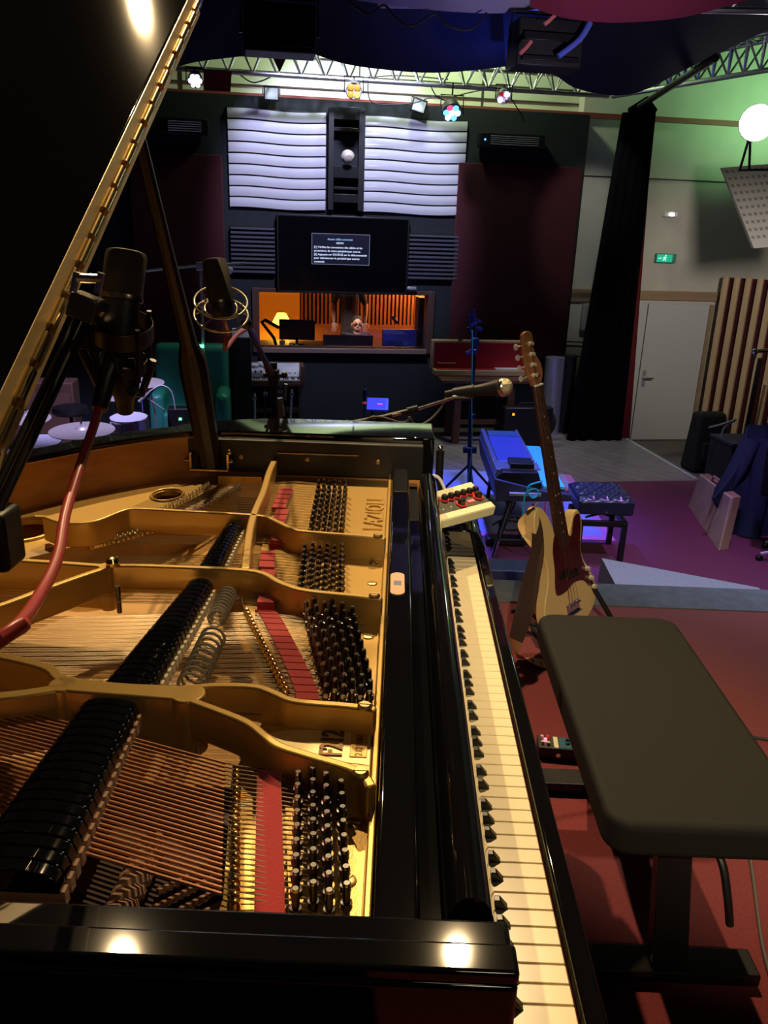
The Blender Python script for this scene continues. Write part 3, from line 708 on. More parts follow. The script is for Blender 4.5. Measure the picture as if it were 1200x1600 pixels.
# ================================================================== SETTING
# stage the piano stands on, hall floor, walls
struct('stage_platform', MB().box((-4.2,-2.6,FZ-.05),(6.0,2.775,-.012)), M['blackm'])
struct('floor_stage', MB().box((-4.2,-2.6,-.012),(6.0,2.548,0)), M['carpet'])
mb = MB().box((-4.2,2.55,-.010),(6.0,2.775,.003)).box((-4.2,2.546,-.012),(6.0,2.553,.006)); struct('trim_1', mb, M['edgegrey'], bevel=.002)
mb = MB(ROOM).box((-9,2.2,FZ-.25),(4.72,VW+.6,FZ)); struct('floor', mb, M['wood_floor'], frame=ROOM)
mb = MB(ROOM).box((-9,2.2,FLOW-.1),(9,VW+3,FLOW)); struct('floor_low', mb, M['lowfloor'], frame=ROOM)
mb = MB(ROOM).box((-1.2,3.4,FZ+.001),(9,7.72,FZ+.014)); struct('floor_carpet', mb, M['carpet2'], frame=ROOM)
mb = MB(ROOM).box((4.72,3.4,FZ-.25),(9,7.72,FZ)); struct('floor_riser', mb, M['blackm'], frame=ROOM)
# studio wall around the control room window
WU0, WU1, WZ0, WZ1 = -.30, 1.93, -.055, .655
TOPZ = 2.93
def wbox(mb, u0, u1, z0, z1, v0=VW, v1=VW+.22): return mb.box((u0, v0, z0), (u1, v1, z1))
mb = MB(ROOM); wbox(mb,-9,WU0,FZ,TOPZ); wbox(mb,WU1,3.93,FZ,TOPZ); wbox(mb,WU0,WU1,FZ,WZ0); wbox(mb,WU0,WU1,WZ1,TOPZ)
struct('wall_back', mb, M['studio'], frame=ROOM)
mb = MB(ROOM).box((3.93,VW+.25,FLOW),(9,VW+.45,4.8)).box((-9,VW+2.9,FLOW),(3.93,VW+3.1,5.4)); struct('wall_hall', mb, M['plaster'], frame=ROOM)
mb = MB(ROOM)
mb.box((-9,VW+.46,TOPZ-.05),(9,VW+.5,5.6)); struct('wall_upper', mb, M['cladding'], frame=ROOM)
mb = MB(ROOM)
for z in (3.10,3.26,3.44): mb.box((-9,VW+.44,z),(9,VW+.462,z+.016))
for u in (-1.2,1.0,2.6,4.4,6.3): mb.box((u,VW+.44,TOPZ),(u+.018,VW+.462,5.6))
struct('trim_2', mb, M['darkline'], frame=ROOM)
mb = MB(ROOM).box((-9,VW+.20,TOPZ-.01),(9,VW+.46,TOPZ+.055)); struct('trim_3', mb, M['rail'], frame=ROOM)
mb = MB(ROOM).box((3.93,VW+.235,2.22),(9,VW+.25,2.235)); struct('trim_4', mb, M['darkline'], frame=ROOM)
p0 = room_v(890,448,VW+.22); p1 = room_v(1152,458,VW+.22)
mb = MB(ROOM).box((3.93,VW+.215,p1.z-.12),(6.75,VW+.25,p1.z+.005)); struct('trim_5', mb, M['beam'], frame=ROOM, bevel=.003)
mb = MB(ROOM).box((7.6,3,FLOW),(7.8,VW+.5,5.6)); struct('wall_right', mb, M['plaster'], frame=ROOM)
mb = MB(ROOM).box((-9.2,2,FLOW),(-9,VW+.5,5.6)); struct('wall_left', mb, M['studio'], frame=ROOM)
mb = MB(ROOM).box((-9.2,-3,6.9),(9,VW+1,7.0)); struct('ceiling', mb, M['studio'], frame=ROOM)
# door
d0 = room_v(998,473,VW+.2); d1 = room_v(1112,475,VW+.2); DZ1 = d1.z-.015
dr = thing('door_1', rm((d0.x+d1.x)/2,VW+.23,FLOW), None, None, rz=TH); dr['kind'] = 'structure'
U0, U1 = 5.17, 6.10
part('door_leaf', MB(ROOM).box((U0,VW+.195,FLOW+.01),(U1,VW+.235,DZ1)), M['door'], dr, bevel=.002)
part('door_frame', MB(ROOM).box((U0-.36,VW+.20,FLOW),(U0-.012,VW+.245,DZ1)), M['door'], dr, bevel=.002)
part('door_frame', MB(ROOM).box((U1+.01,VW+.20,FLOW),(U1+.07,VW+.25,DZ1)), M['beam'], dr, bevel=.002)
hp_ = room_v(996,590,VW+.19)
hd = part('handle_plate', MB(ROOM).box((U0+.045,VW+.185,hp_.z-.13),(U0+.095,VW+.196,hp_.z+.11)), M['silver'], dr, bevel=.003)
part('handle_lever', MB(ROOM).tube([(U0+.07,VW+.19,hp_.z+.0),(U0+.07,VW+.14,hp_.z),(U0+.20,VW+.14,hp_.z)], .011, 8), M['chrome'], hd)
# acoustic slats on the right
sl = thing('slatted_acoustic_panel', rm(6.95,VW-.3,FLOW), 'tall acoustic panel of pale wooden slats over dark red cloth beside the white door', 'acoustic panel', rz=TH)
pa = room_v(1150,435,VW-.1); 
ub = pa.x
part('backing_cloth', MB(ROOM).hexa([(ub-.02,VW+.12,FLOW),(ub+1.15,VW-1.2,FLOW),(ub+1.2,VW-1.15,FLOW),(ub+.03,VW+.17,FLOW)],[(ub-.02,VW+.12,pa.z),(ub+1.15,VW-1.2,pa.z),(ub+1.2,VW-1.15,pa.z),(ub+.03,VW+.17,pa.z)]), M['redfabric'], sl)
for k in range(8):
    t = k*.155; a = Vec((ub-.02+t*.66, VW+.10-t*.75, 0)); XX = ROOM @ Matrix.Translation((a.x,a.y,0)) @ Matrix.Rotation(-R_(48), 4, 'Z')
    part('slat', MB(XX).box((-.035,-.05,FLOW),(.04,.02,pa.z+.02)), M['oak'], sl, bevel=.004)
# sloping perforated baffle, upper right
q = [(1128,262),(1215,255),(1260,380),(1178,388)]
P_ = [onv(a,b,VW-.6) for a,b in q[:2]]+[onv(a,b,VW-1.5)+NV*.9 for a,b in q[2:]]
bf = thing('perforated_baffle', rm(7,VW-.6,1.6), 'grey perforated acoustic baffle leaning high on the right wall', 'acoustic panel')
off = NV*.05
mb = MB().hexa([P_[3]+off-NV*.9,P_[2]+off-NV*.9,P_[1]+off,P_[0]+off],[P_[3]-NV*.9,P_[2]-NV*.9,P_[1],P_[0]])
part('board', mb, mat('grey_baffle', (.40,.37,.36), .8), bf)
mb = MB()
for i in range(9):
    for j in range(10):
        a = (i+.3)/9.5; b = (j+.4)/11
        f = lambda s_, t_: (P_[0].lerp(P_[1],s_)).lerp((P_[3]-NV*.9).lerp(P_[2]-NV*.9,s_), t_)
        A, B, C2, D = f(a,b), f(a+.06,b), f(a+.06,b+.035), f(a,b+.035); e = -(NV)*.003+Vec((0,0,-.002))
        mb.add([A+e,B+e,C2+e,D+e],[(0,1,2,3)])
part('perforation', mb, mat('baffle_slot', (.20,.185,.18), .9), bf, kind='stuff')

# ------------------------------------------------------------------ ceiling truss and cloths
def V2(px, py, z): return onz(px, py, z)
TZ = 3.10
tp = [onz(-120,60,TZ), onz(290,104,TZ), onz(700,128,TZ), onz(945,150,TZ)]
vt = sum(uvz(p).y for p in tp[1:])/3
ca = room_v(945,150,vt); cb = Vec((ca.x+.05, vt, ca.z))
def truss(a, b, h, name_label, n_):
    t = thing('lighting_truss', (a+b)/2, name_label, 'truss', 'aluminium ceiling trusses') if False else thing('lighting_truss', (a+b)/2, name_label, 'truss')
    d = (b-a).normalized(); s_ = d.cross(Vec((0,0,1))).normalized()*h*.5; up = Vec((0,0,h))
    ch = [Vec(), up+s_*.9, up-s_*.9]
    for c in ch: part('chord', MB().tube([a+c, b+c], .026, 10), M['truss'], t)
    br = MB()
    for k in range(n_):
        p = a.lerp(b, k/n_); q_ = a.lerp(b, (k+.5)/n_); r_ = a.lerp(b, (k+1)/n_)
        for c in ch[1:]: br.tube([p+c, q_], .011, 6).tube([q_, r_+c], .011, 6)
        br.tube([p+ch[1], q_+ch[2]], .011, 6).tube([q_+ch[2], r_+ch[1]], .011, 6)
    part('lacing', br, M['truss'], t); return t
A0 = rm(-3.2, vt, ca.z+.02); A1 = rm(cb.x, vt, cb.z)
truss(A0, A1, .30, 'long silver lattice truss crossing the hall above the window wall', 26)
B1p = onz(1290,85,TZ+.02)
truss(A1+Vec((.05,0,0)), Vec((B1p.x,B1p.y,A1.z)), .30, 'silver lattice truss coming forward at the upper right', 14)
# second truss nearer, high at the right, carries the cloths
n0 = onz(830,30,3.05); n1 = onz(1230,38,3.05)
truss(Vec((n0.x-1.2,n0.y,3.12)), Vec((n1.x+.6,n1.y-.2,3.10)), .22, 'short silver lattice truss at the top right edge under the crimson cloth', 12)
def vcloth(pts_top, pts_bot, v0, v1, sag, mt, name, label, cat='ceiling cloth', fold=.03):
    # cloth hanging between two bars, lower rim following pts_bot at distance v1, rising to pts_top at v0
    T = [onv(a,b,v0) for a,b in pts_top]; B = [onv(a,b,v1) for a,b in pts_bot]
    T = spline(T,6); B = spline(B,6); n_ = min(len(T),len(B))-1
    def fn(s_, t_):
        i = s_*n_; a = int(min(i,n_-1)); f_ = i-a
        P = T[a].lerp(T[a+1],f_); Q = B[a].lerp(B[a+1],f_); R2 = P.lerp(Q,t_)
        R2.z += -sag*math.sin(math.pi*t_)*.5+fold*math.sin(s_*23)*math.sin(math.pi*t_)*.4; return R2
    return solo(name, MB().grid(fn, n_*2, 14, .012), mt, label, cat, ang=60)
vcloth([(300,-60),(380,-60),(440,-60),(480,-60),(520,-60),(560,-60)],[(255,110),(300,96),(360,88),(430,80),(460,80),(480,84)],6.6,7.6,.0,M['drape'],'ceiling_cloth','black ceiling cloth sagging behind the piano lid at upper left')
vcloth([(470,-60),(560,-60),(650,-60),(730,-60),(790,-60),(835,-60)],[(478,78),(540,98),(610,108),(680,112),(760,106),(812,98)],6.6,7.6,.0,M['drape'],'ceiling_cloth','black ceiling cloth with blue light on its belly in the middle of the ceiling')
vcloth([(780,-60),(880,-60),(960,-60),(1060,-60),(1140,-60),(1270,-60)],[(790,95),(860,112),(905,138),(985,146),(1080,102),(1250,20)],6.3,7.2,.0,M['drape'],'ceiling_cloth','black ceiling cloth dipping low at the right, above the long curtain')
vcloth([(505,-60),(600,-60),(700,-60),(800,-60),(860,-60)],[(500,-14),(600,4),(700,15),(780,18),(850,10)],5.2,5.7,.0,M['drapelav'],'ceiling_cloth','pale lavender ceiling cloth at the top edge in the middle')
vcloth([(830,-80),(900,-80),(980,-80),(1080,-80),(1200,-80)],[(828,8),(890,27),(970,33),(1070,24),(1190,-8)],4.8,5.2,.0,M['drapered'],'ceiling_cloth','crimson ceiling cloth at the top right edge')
T = [onv(412,60,7.9), onv(462,60,7.9), onv(437,112,7.9)]
solo('red_pennant', MB().add([T[0],T[1],T[2],T[0]+NV*.03,T[1]+NV*.03,T[2]+NV*.03],[(0,1,2),(5,4,3),(0,3,4,1),(1,4,5,2),(2,5,3,0)]), mat('dull_red_cloth',(.20,.02,.04),.9), 'dark red cloth point hanging through the truss at upper left', 'cloth')
T = [onv(318,108,8.1), onv(362,112,8.1), onv(360,143,8.1), onv(318,141,8.1)]
solo('red_cloth_band', MB().hexa([p+NV*.02 for p in (T[3],T[2],T[1],T[0])],[T[3],T[2],T[1],T[0]]), mat('brick_red_cloth',(.32,.04,.03),.9), 'brick red cloth folded over the truss beside the white lamp', 'cloth')
# black spotlights and hoists up in the ceiling
def fixture_box(px, py, v, w_, h_, label, extra):
    c = onv(px,py,v); t = thing('hanging_spotlight', c+Vec((0,0,h_*.5)), label, 'stage light')
    XX = Matrix.Translation(c) @ ROOM
    part('housing', MB(XX).box((-w_/2,-.12,-h_/2),(w_/2,.14,h_/2-.05)), M['black'], t, bevel=.01)
    part('yoke', MB(XX).tube([(-w_/2-.02,0,-.05),(-w_/2-.02,0,h_/2),(w_/2+.02,0,h_/2),(w_/2+.02,0,-.05)], .012, 8).tube([(0,0,h_/2),(0,0,h_/2+.35)], .014, 8), M['blackmetal'], t)
    part('fin', MB(XX).box((-w_/2+.03,-.15,-.02),(w_/2-.03,-.12,.03)).box((-w_/2+.03,-.15,-h_/2+.03),(w_/2-.03,-.12,-h_/2+.06)), M['silver'] if extra else M['blackmetal'], t, bevel=.004)
fixture_box(437,42,5.8,.48,.34,'black floodlight box hanging in the ceiling at upper left', False)
fixture_box(852,66,5.6,.46,.34,'black floodlight box hanging in the ceiling left of the crimson cloth', False)
# colour-lit cable bundle at the right box
for c_, pts in ((M['ledblue'].copy(), 0),): pass
cb_ = mat('blue_plastic_sleeve', (.12,.16,.75), .35); cr_ = mat('pink_plastic_sleeve', (.75,.2,.2), .4)
solo('cable_sleeve', MB().tube(spline([onv(922,35,5.4), onv(905,62,5.4), onv(872,88,5.4)],4), .02, 8), cb_, 'short shiny blue cable sleeve beside the right black floodlight box', 'cable')
solo('cable_sleeve', MB().tube(spline([onv(868,22,5.35), onv(858,32,5.35), onv(850,38,5.35)],4), .014, 8), cr_, 'short pink cable end beside the crimson cloth', 'cable')
solo('cable_sleeve', MB().tube(spline([onv(830,64,5.35), onv(822,74,5.35), onv(812,84,5.35)],4), .014, 8), cr_, 'short red cable end inside the right black floodlight box', 'cable')
# loose cables along the truss
def cable(pts, r_, label, mt=None, n_=6, name='cable', sides=6):
    return solo(name, MB().tube(spline(pts, n_), r_, sides), mt or M['blackcable'], label, 'cable')
cable([onv(a,b,vt+.05) for a,b in ((370,113),(392,128),(410,126),(440,115),(500,118),(540,124),(620,118),(700,124))], .008, 'black cable looping along the left half of the long truss')
cable([onv(a,b,vt+.05) for a,b in ((575,124),(582,160),(640,162),(680,150),(690,155))], .007, 'black cable dropping from the truss beside the orange lamp')
cable([onv(a,b,vt+.05) for a,b in ((672,132),(682,150),(700,158),(712,150),(780,140),(812,175),(818,190))], .007, 'black cable running from the blue lamp to the wall heater')
cable([onv(a,b,5.6) for a,b in ((545,2),(575,22),(600,8),(620,30),(645,40),(680,22),(700,40),(735,46),(760,20))], .008, 'tangle of black cable in front of the middle ceiling cloth')

# ------------------------------------------------------------------ lamps on the truss
def par(px, py, v, r_, label, mats, tilt, tail=True, cat='stage light', clear=False, cells=7, aim=None):
    c = onv(px,py,v); top = Vec((c.x, c.y, A1.z+.0)); t = thing('par_lamp', c+Vec((0,0,r_*2)), label, cat)
    d = Vec((-NV.x*.8, -NV.y*.8, -tilt)).normalized(); X0 = dirm(c, d)
    part('housing', MB().lathe([(r_*.45,-r_*1.3),(r_*.85,-r_*1.0),(r_,-.2*r_),(r_,0),(r_*.92,.01),(r_*.9,-.01)], 20, X0), M['clip'] if clear else M['black'], t)
    part('yoke', MB(Matrix.Translation(c) @ ROOM).tube([(-r_*1.15,0,-.02),(-r_*1.15,.02,r_*1.6),(r_*1.15,.02,r_*1.6),(r_*1.15,0,-.02)], .008, 6).tube([(0,.02,r_*1.6),(0,.02,max(.05,A1.z-c.z))], .010, 6), M['blackmetal'], t)
    sp = [(0,0)]+[(math.cos(2*math.pi*k/6)*.6, math.sin(2*math.pi*k/6)*.6) for k in range(6)] if cells == 7 else [(-.4,-.4),(.4,-.4),(-.4,.4),(.4,.4)]
    for k, (a, b) in enumerate(sp):
        part('led_lens', MB().lathe([(r_*(.30 if cells == 7 else .36),.0),(r_*.27,.012),(r_*.1,.02)], 12, X0 @ Matrix.Translation((a*r_,b*r_,.005))), mats[k % len(mats)], t)
    return t
par(305,126,vt-.05,.085,'white-violet glowing lamp on the truss beside the brick red cloth',[M['ledviolet']],.5)
par(553,142,vt-.05,.095,'orange four-cell lamp hanging in the middle of the long truss',[M['ledorange'],M['ledyellow'],M['ledorange'],M['ledorange']],.1,clear=True,cells=4)
par(706,176,vt-.3,.115,'bright blue lamp with a red edge hanging over the right white panel',[M['ledcyan'],M['ledcyan'],M['ledblue'],M['ledred'],M['ledblue'],M['ledcyan'],M['ledblue']],.7)
par(787,152,vt-.05,.085,'small clear-shelled lamp on the truss right of the blue lamp',[M['ledviolet'],M['white'],M['redknob']],.5,clear=True,cells=4)
def flood(px, py, label, rot):
    c = onv(px,py,VW-.12); t = thing('small_floodlight', c, label, 'floodlight'); XX = Matrix.Translation(c) @ ROOM @ Matrix.Rotation(rot,4,'Y')
    part('housing', MB(XX).box((-.09,-.03,-.075),(.09,.04,.075)), M['blackmetal'], t, bevel=.008)
    part('glass', MB(XX).box((-.075,-.034,-.06),(.075,-.03,.06)), mat('flood_glass',(.45,.50,.50),.2), t)
    part('bracket', MB(XX).tube([(-.1,.0,0),(-.1,.05,.09),(.1,.05,.09),(.1,0,0)], .007, 6), M['blackmetal'], t)
flood(424,147,'small square floodlight on the wall top above the left white panel',0); flood(654,166,'small tilted floodlight on the wall top above the right white panel',R_(14))
# big white globe spotlight at the right edge
c = onv(1183,192,7.4); t = thing('round_work_light', c+Vec((0,0,-.4)), 'large round glowing white lamp at the right edge under the truss', 'lamp')
part('housing', MB().lathe([(.10,-.22),(.14,-.16),(.165,-.02),(.16,.0)], 24, dirm(c,(-.25,-1,-.1))), M['black'], t)
part('diffuser', MB().lathe([(.16,0),(.14,.045),(.09,.075),(.02,.09)], 24, dirm(c,(-.25,-1,-.1))), M['globe'], t)
part('stand_fork', MB(Matrix.Translation(c) @ ROOM).tube([(-.06,0,-.16),(-.10,0,-.42)], .012, 6).tube([(-.04,0,-.16),(.0,0,-.42)], .012, 6).tube([(-.10,0,-.42),(.3,0,-.40)], .012, 6), M['blackmetal'], t)
# steel rod from the truss corner forward, with the long curtain on it
r0 = onv(1000,166,VW-1.0); r1 = onv(1118,90,6.6)
solo('curtain_rail', MB().tube([r0, r1], .035, 10), M['blackmetal'], 'thick dark rod slanting down from the ceiling cloth to the long curtain', 'rail')
# long curtain, black with a red lining showing at its right edge
vc = VW-.75
ct = [(972,178),(990,176),(1004,174),(1016,178),(1022,172)]
cbm = [(886,685),(908,690),(930,694),(952,696),(970,690)]
def cfn(s_, t_):
    a = onv(ct[0][0]+(ct[-1][0]-ct[0][0])*s_, 176, vc); b = onv(cbm[0][0]+(cbm[-1][0]-cbm[0][0])*s_, 688, vc)
    p = a.lerp(b, t_); return p+NV*(.03*math.sin(s_*30+t_*1.5+math.sin(s_*7))*(.5+t_*.5))
cu = thing('long_curtain', onv(928,690,vc), 'long black velvet curtain with red lining hanging left of the white door', 'curtain')
part('black_cloth', MB().grid(cfn, 70, 24, .02), M['curtain'], cu, ang=60)
def rfn(s_, t_):
    a = onv(1008+14*s_,182,vc+.12); b = onv(962+22*s_+0,686,vc+.10); p = a.lerp(b,t_); return p+NV*(.02*math.sin(s_*9))
part('red_lining', MB().grid(rfn, 14, 20, .01), M['curtainred'], cu, ang=60, label='dark red lining showing along the right edge')
part('curtain_head', MB().tube([onv(985,176,vc), onv(1010,163,vc), onv(1022,176,vc)], [.06,.09,.05], 10), M['curtain'], cu)

# ------------------------------------------------------------------ fittings on the studio wall
def wpart(name, px0, py0, px1, py1, mt, parent, d0=.0, d1=.03, **k):
    a = room_v(px0,py0,VW); b = room_v(px1,py1,VW); return part(name, MB(ROOM).box((a.x,VW-d1,b.z),(b.x,VW-d0,a.z)), mt, parent, **k)
def slatpanel(u0, u1, z0, z1, label):
    t = thing('striped_light_panel', rm((u0+u1)/2,VW-.02,z0), label, 'wall panel')
    n_ = 9; h = (z1-z0)/n_
    part('backing', MB(ROOM).box((u0-.01,VW-.012,z0-.01),(u1+.01,VW,z1+.01)), M['black'], t)
    for k in range(n_):
        za = z0+k*h+.009; zb = z0+(k+1)*h-.009
        def fn(s_, t_, za=za, zb=zb): return rm(u0+(u1-u0)*s_, VW-.03-.006*math.sin(math.pi*t_)-.004*math.sin(s_*9), za+(zb-za)*t_+.010*math.sin(s_*6.2+.6))
        part('glossy_strip', MB().grid(fn, 16, 6, .012), M['panelwhite'], t, ang=60)
a = room_v(355,168,VW); b = room_v(508,330,VW); slatpanel(a.x, b.x, b.z, a.z, 'left of the two bright panels of nine glossy white strips on the dark wall')
a = room_v(568,181,VW); b = room_v(721,338,VW); slatpanel(a.x, b.x, b.z, a.z, 'right of the two bright panels of nine glossy white strips, behind the blue lamp')
# dark column of shelves between the panels
t = thing('black_shelf_column', rm(.78,VW-.1,1.7), 'narrow black shelf column between the two bright striped panels', 'shelf')
for y0_, y1_ in ((168,190),(200,208),(260,280),(292,298),(303,318)): wpart('shelf', 520,y0_,560,y1_,M['blackmetal'],t,.01,.12,bevel=.004)
wpart('side_board', 513,170,519,328,M['black'],t,0,.14); wpart('side_board', 560,172,566,330,M['black'],t,0,.14)
c = onv(543,244,VW-.16)
solo('white_face_lamp', MB().lathe([(.02,-.05),(.07,-.03),(.085,.02),(.05,.07),(.02,.08)], 16, dirm(c,(.3,-1,-.6))), mat('ivory_shade',(.45,.40,.33),.6), 'small pale lampshade in the middle of the black shelf column', 'lamp')
# heaters
def heater(px0, py0, px1, py1, label, ledon):
    a = room_v(px0,py0,VW-.15); b = room_v(px1,py1,VW-.15); t = thing('wall_heater', rm((a.x+b.x)/2,VW-.08,b.z), label, 'heater')
    part('housing', MB(ROOM).box((a.x,VW-.16,b.z),(b.x,VW-.03,a.z)), M['blackmetal'], t, bevel=.01)
    part('bracket', MB(ROOM).box((a.x+.1,VW-.04,b.z+.05),(a.x+.14,VW,a.z-.02)).box((b.x-.14,VW-.04,b.z+.05),(b.x-.1,VW,a.z-.02)), M['blackmetal'], t)
    mb = MB(ROOM)
    for k in range(5): z = b.z+(a.z-b.z)*(.22+.14*k); mb.tube([(a.x+.14,VW-.168,z),(b.x-.08,VW-.168,z)], .004, 6)
    part('grille', mb, M['silver'], t)
    if ledon: part('indicator', MB(ROOM).box((a.x+.06,VW-.165,(a.z+b.z)/2-.01),(a.x+.08,VW-.16,(a.z+b.z)/2+.01)), M['ledblue'], t)
heater(750,206,850,234,'long black infrared heater on the wall right of the striped panels',True)
heater(243,182,326,212,'long black infrared heater on the wall behind the piano lid',False)
def plainpanel(px0, py0, px1, py1, name, label, mt, d=.05, cat='acoustic panel'):
    a = room_v(px0,py0,VW); b = room_v(px1,py1,VW)
    return solo(name, MB(ROOM).box((a.x,VW-d,b.z),(b.x,VW,a.z)), mt, label, cat, bevel=.012, seg=3, frame=ROOM)
plainpanel(716,254,878,560,'red_acoustic_panel','large dark red fabric panel on the wall above the red lined case',M['redfabric'])
plainpanel(200,236,357,560,'red_acoustic_panel','large dark red fabric panel on the wall behind the piano prop',M['redfabric'])
def louver(px0, py0, px1, py1, label):
    a = room_v(px0,py0,VW); b = room_v(px1,py1,VW); t = thing('ribbed_acoustic_panel', rm((a.x+b.x)/2,VW-.03,b.z), label, 'acoustic panel')
    part('backing', MB(ROOM).box((a.x,VW-.02,b.z),(b.x,VW,a.z)), M['black'], t)
    mb = MB(ROOM); n_ = 11
    for k in range(n_):
        z = b.z+(a.z-b.z)*(k+.2)/n_; mb.box((a.x,VW-.055,z),(b.x,VW-.02,z+(a.z-b.z)/n_*.5))
    part('rib', mb, mat('slate_foam',(.045,.05,.07),.8), t, kind='stuff')
louver(360,352,430,428,'ribbed grey foam panel left of the television'); louver(638,364,712,438,'ribbed grey foam panel right of the television')
# television
a = room_v(432,334,VW); b = room_v(634,460,VW)
tv = thing('television', rm((a.x+b.x)/2,VW-.06,b.z), 'wide black television above the control room window showing a small blue menu', 'television')
part('casing', MB(ROOM).box((a.x,VW-.09,b.z),(b.x,VW-.01,a.z)), M['black'], tv, bevel=.006)
part('screen', MB(ROOM).box((a.x+.02,VW-.0925,b.z+.03),(b.x-.02,VW-.0895,a.z-.02)), M['screen'], tv)
a = room_v(487,364,VW-.095); b = room_v(577,415,VW-.095); W_ = b.x-a.x; H_ = a.z-b.z
mn = part('menu_box', MB(ROOM).box((a.x,VW-.0945,b.z),(b.x,VW-.0925,a.z)), M['screenblue'], tv)
fr = MB(ROOM)
for u0,z0,u1,z1 in ((a.x,a.z-.006,b.x,a.z),(a.x,b.z,b.x,b.z+.006),(a.x,b.z,a.x+.006,a.z),(b.x-.006,b.z,b.x,a.z)): fr.box((u0,VW-.0955,z0),(u1,VW-.0945,z1))
part('menu_border', fr, emis('menu_border_grey',(.16,.17,.25),1), tv)
def wtxt(body, u, z, size, mt, name): part(name, text_mb(body, size, ROOM @ frame((u,VW-.096,z),(1,0,0),(0,0,1)), .0006), mt, tv, smooth=False)
wtxt('Aucun câble connecté', a.x+W_*.27, a.z-H_*.21, .036, M['txt2'], 'menu_title')
wtxt('HDMI1', a.x+W_*.42, a.z-H_*.33, .033, M['txt'], 'menu_line')
for k, s_ in enumerate(('[1] Vérifiez les connexions des câbles et les','paramètres de votre périphérique source.','[2] Appuyez sur SOURCE sur la télécommande','pour sélectionner le périphérique source','connecté.')):
    wtxt(s_, a.x+W_*.04, a.z-H_*(.47+.118*k), .0352, M['txt'], 'menu_line')

# ------------------------------------------------------------------ control room behind the window
wn = thing('window_1', rm((WU0+WU1)/2,VW,WZ0), None, None, rz=TH); wn['kind'] = 'structure'
def wb(u0, u1, z0, z1, v0=VW-.03, v1=VW+.24): return MB(ROOM).box((u0,v0,z0),(u1,v1,z1))
fm = mat('brown_window_frame', (.06,.03,.022), .5)
a = room_v(397,450,VW); 
part('window_frame', wb(WU0-.09,WU0,WZ0-.06,WZ1+.05), fm, wn, bevel=.004); part('window_frame', wb(WU1,WU1+.09,WZ0-.06,WZ1+.05), fm, wn, bevel=.004)
part('window_frame', wb(WU0,WU1,WZ1,WZ1+.05), fm, wn, bevel=.004); part('window_sill', wb(WU0,WU1,WZ0-.06,WZ0,VW-.07), mat('pale_window_sill',(.17,.11,.09),.35), wn, bevel=.004)
part('pane', MB(ROOM).box((WU0,VW+.10,WZ0),(WU1,VW+.108,WZ1)), M['glasspane'], wn)
CV = VW+2.6
struct('wall_control_room', MB(ROOM).box((-1.6,CV,-1.3),(3.4,CV+.1,1.6)), M['slatdark'], frame=ROOM)
struct('wall_control_left', MB(ROOM).box((-1.0,VW+.23,-1.3),(-.9,CV,1.6)), M['yellowwall'], frame=ROOM)
struct('wall_control_right', MB(ROOM).box((3.0,VW+.23,-1.3),(3.1,CV,1.6)), M['slatdark'], frame=ROOM)
struct('floor_control_room', MB(ROOM).box((-1,VW+.22,-1.32),(3.1,CV,-1.25)), M['slatdark'], frame=ROOM)
struct('ceiling_control_room', MB(ROOM).box((-1.6,VW+.23,1.15),(3.4,CV,1.2)), M['slatdark'], frame=ROOM)
ky = room_v(468,480,CV).x
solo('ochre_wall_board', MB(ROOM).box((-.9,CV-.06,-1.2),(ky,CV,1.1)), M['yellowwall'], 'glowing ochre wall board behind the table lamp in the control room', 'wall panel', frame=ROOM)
t = thing('slatted_wall_cladding', rm(1.6,CV-.05,-1.2), 'brown vertical slat cladding at the back of the control room', 'wall cladding')
mb = MB(ROOM); u = ky+.02
while u < 2.95: mb.box((u,CV-.05,-.1),(u+.035,CV,1.1)); u += .065
part('slat', mb, M['slat'], t, kind='stuff'); part('dado_board', MB(ROOM).box((ky,CV-.06,-.35),(2.95,CV,-.02)), M['slat'], t)
c = onv(440,500,VW+1.7)
t = thing('table_lamp', c+Vec((0,0,-.4)), 'table lamp with a glowing yellow conical shade at the left of the control room', 'lamp')
part('shade', MB().lathe([(.07,.10),(.16,-.07)], 24, Matrix.Translation(c), caps=False), M['shade'], t); part('base', MB().lathe([(.07,-.42),(.02,-.39),(.015,-.1),(.015,.05)], 16, Matrix.Translation(c)), M['gold'], t)
lamp('POINT', 'table_lamp_light', c+Vec((0,0,-.02)), (1,.52,.10), 130, size=.05)
lamp('POINT', 'control_room_lamp_light', rm(2.45,VW+1.7,.98), (1,.34,.10), 70, size=.08)
lamp('SPOT', 'added_face_fill', rm(1.0,VW+.36,.98), (1,.80,.78), 75, rm(.98,VW+1.0,.15), .04, 50, .8)  # added spot hidden above the window, lights the seated man's face
lamp('SPOT', 'added_blue_fill', rm(1.75,VW+.36,.98), (.2,.25,1), 40, rm(1.6,VW+.75,.1), .04, 60, .8)  # unseen blue spot above the window, added to tint the right end
ky2 = room_v(652,490,CV).x
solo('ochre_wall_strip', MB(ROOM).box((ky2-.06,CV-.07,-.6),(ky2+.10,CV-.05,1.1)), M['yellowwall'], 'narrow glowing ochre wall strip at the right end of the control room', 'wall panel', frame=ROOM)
lamp('POINT', 'added_corner_fill', rm(ky2-.1,CV-.45,.98), (1,.36,.06), 90, size=.06)  # unseen light added above the window to brighten the ochre strip
dz = room_v(500,541,VW+.6).z
t = thing('mixing_desk', rm(1,VW+.55,-1.2), 'long dark mixing desk just behind the control room window', 'desk')
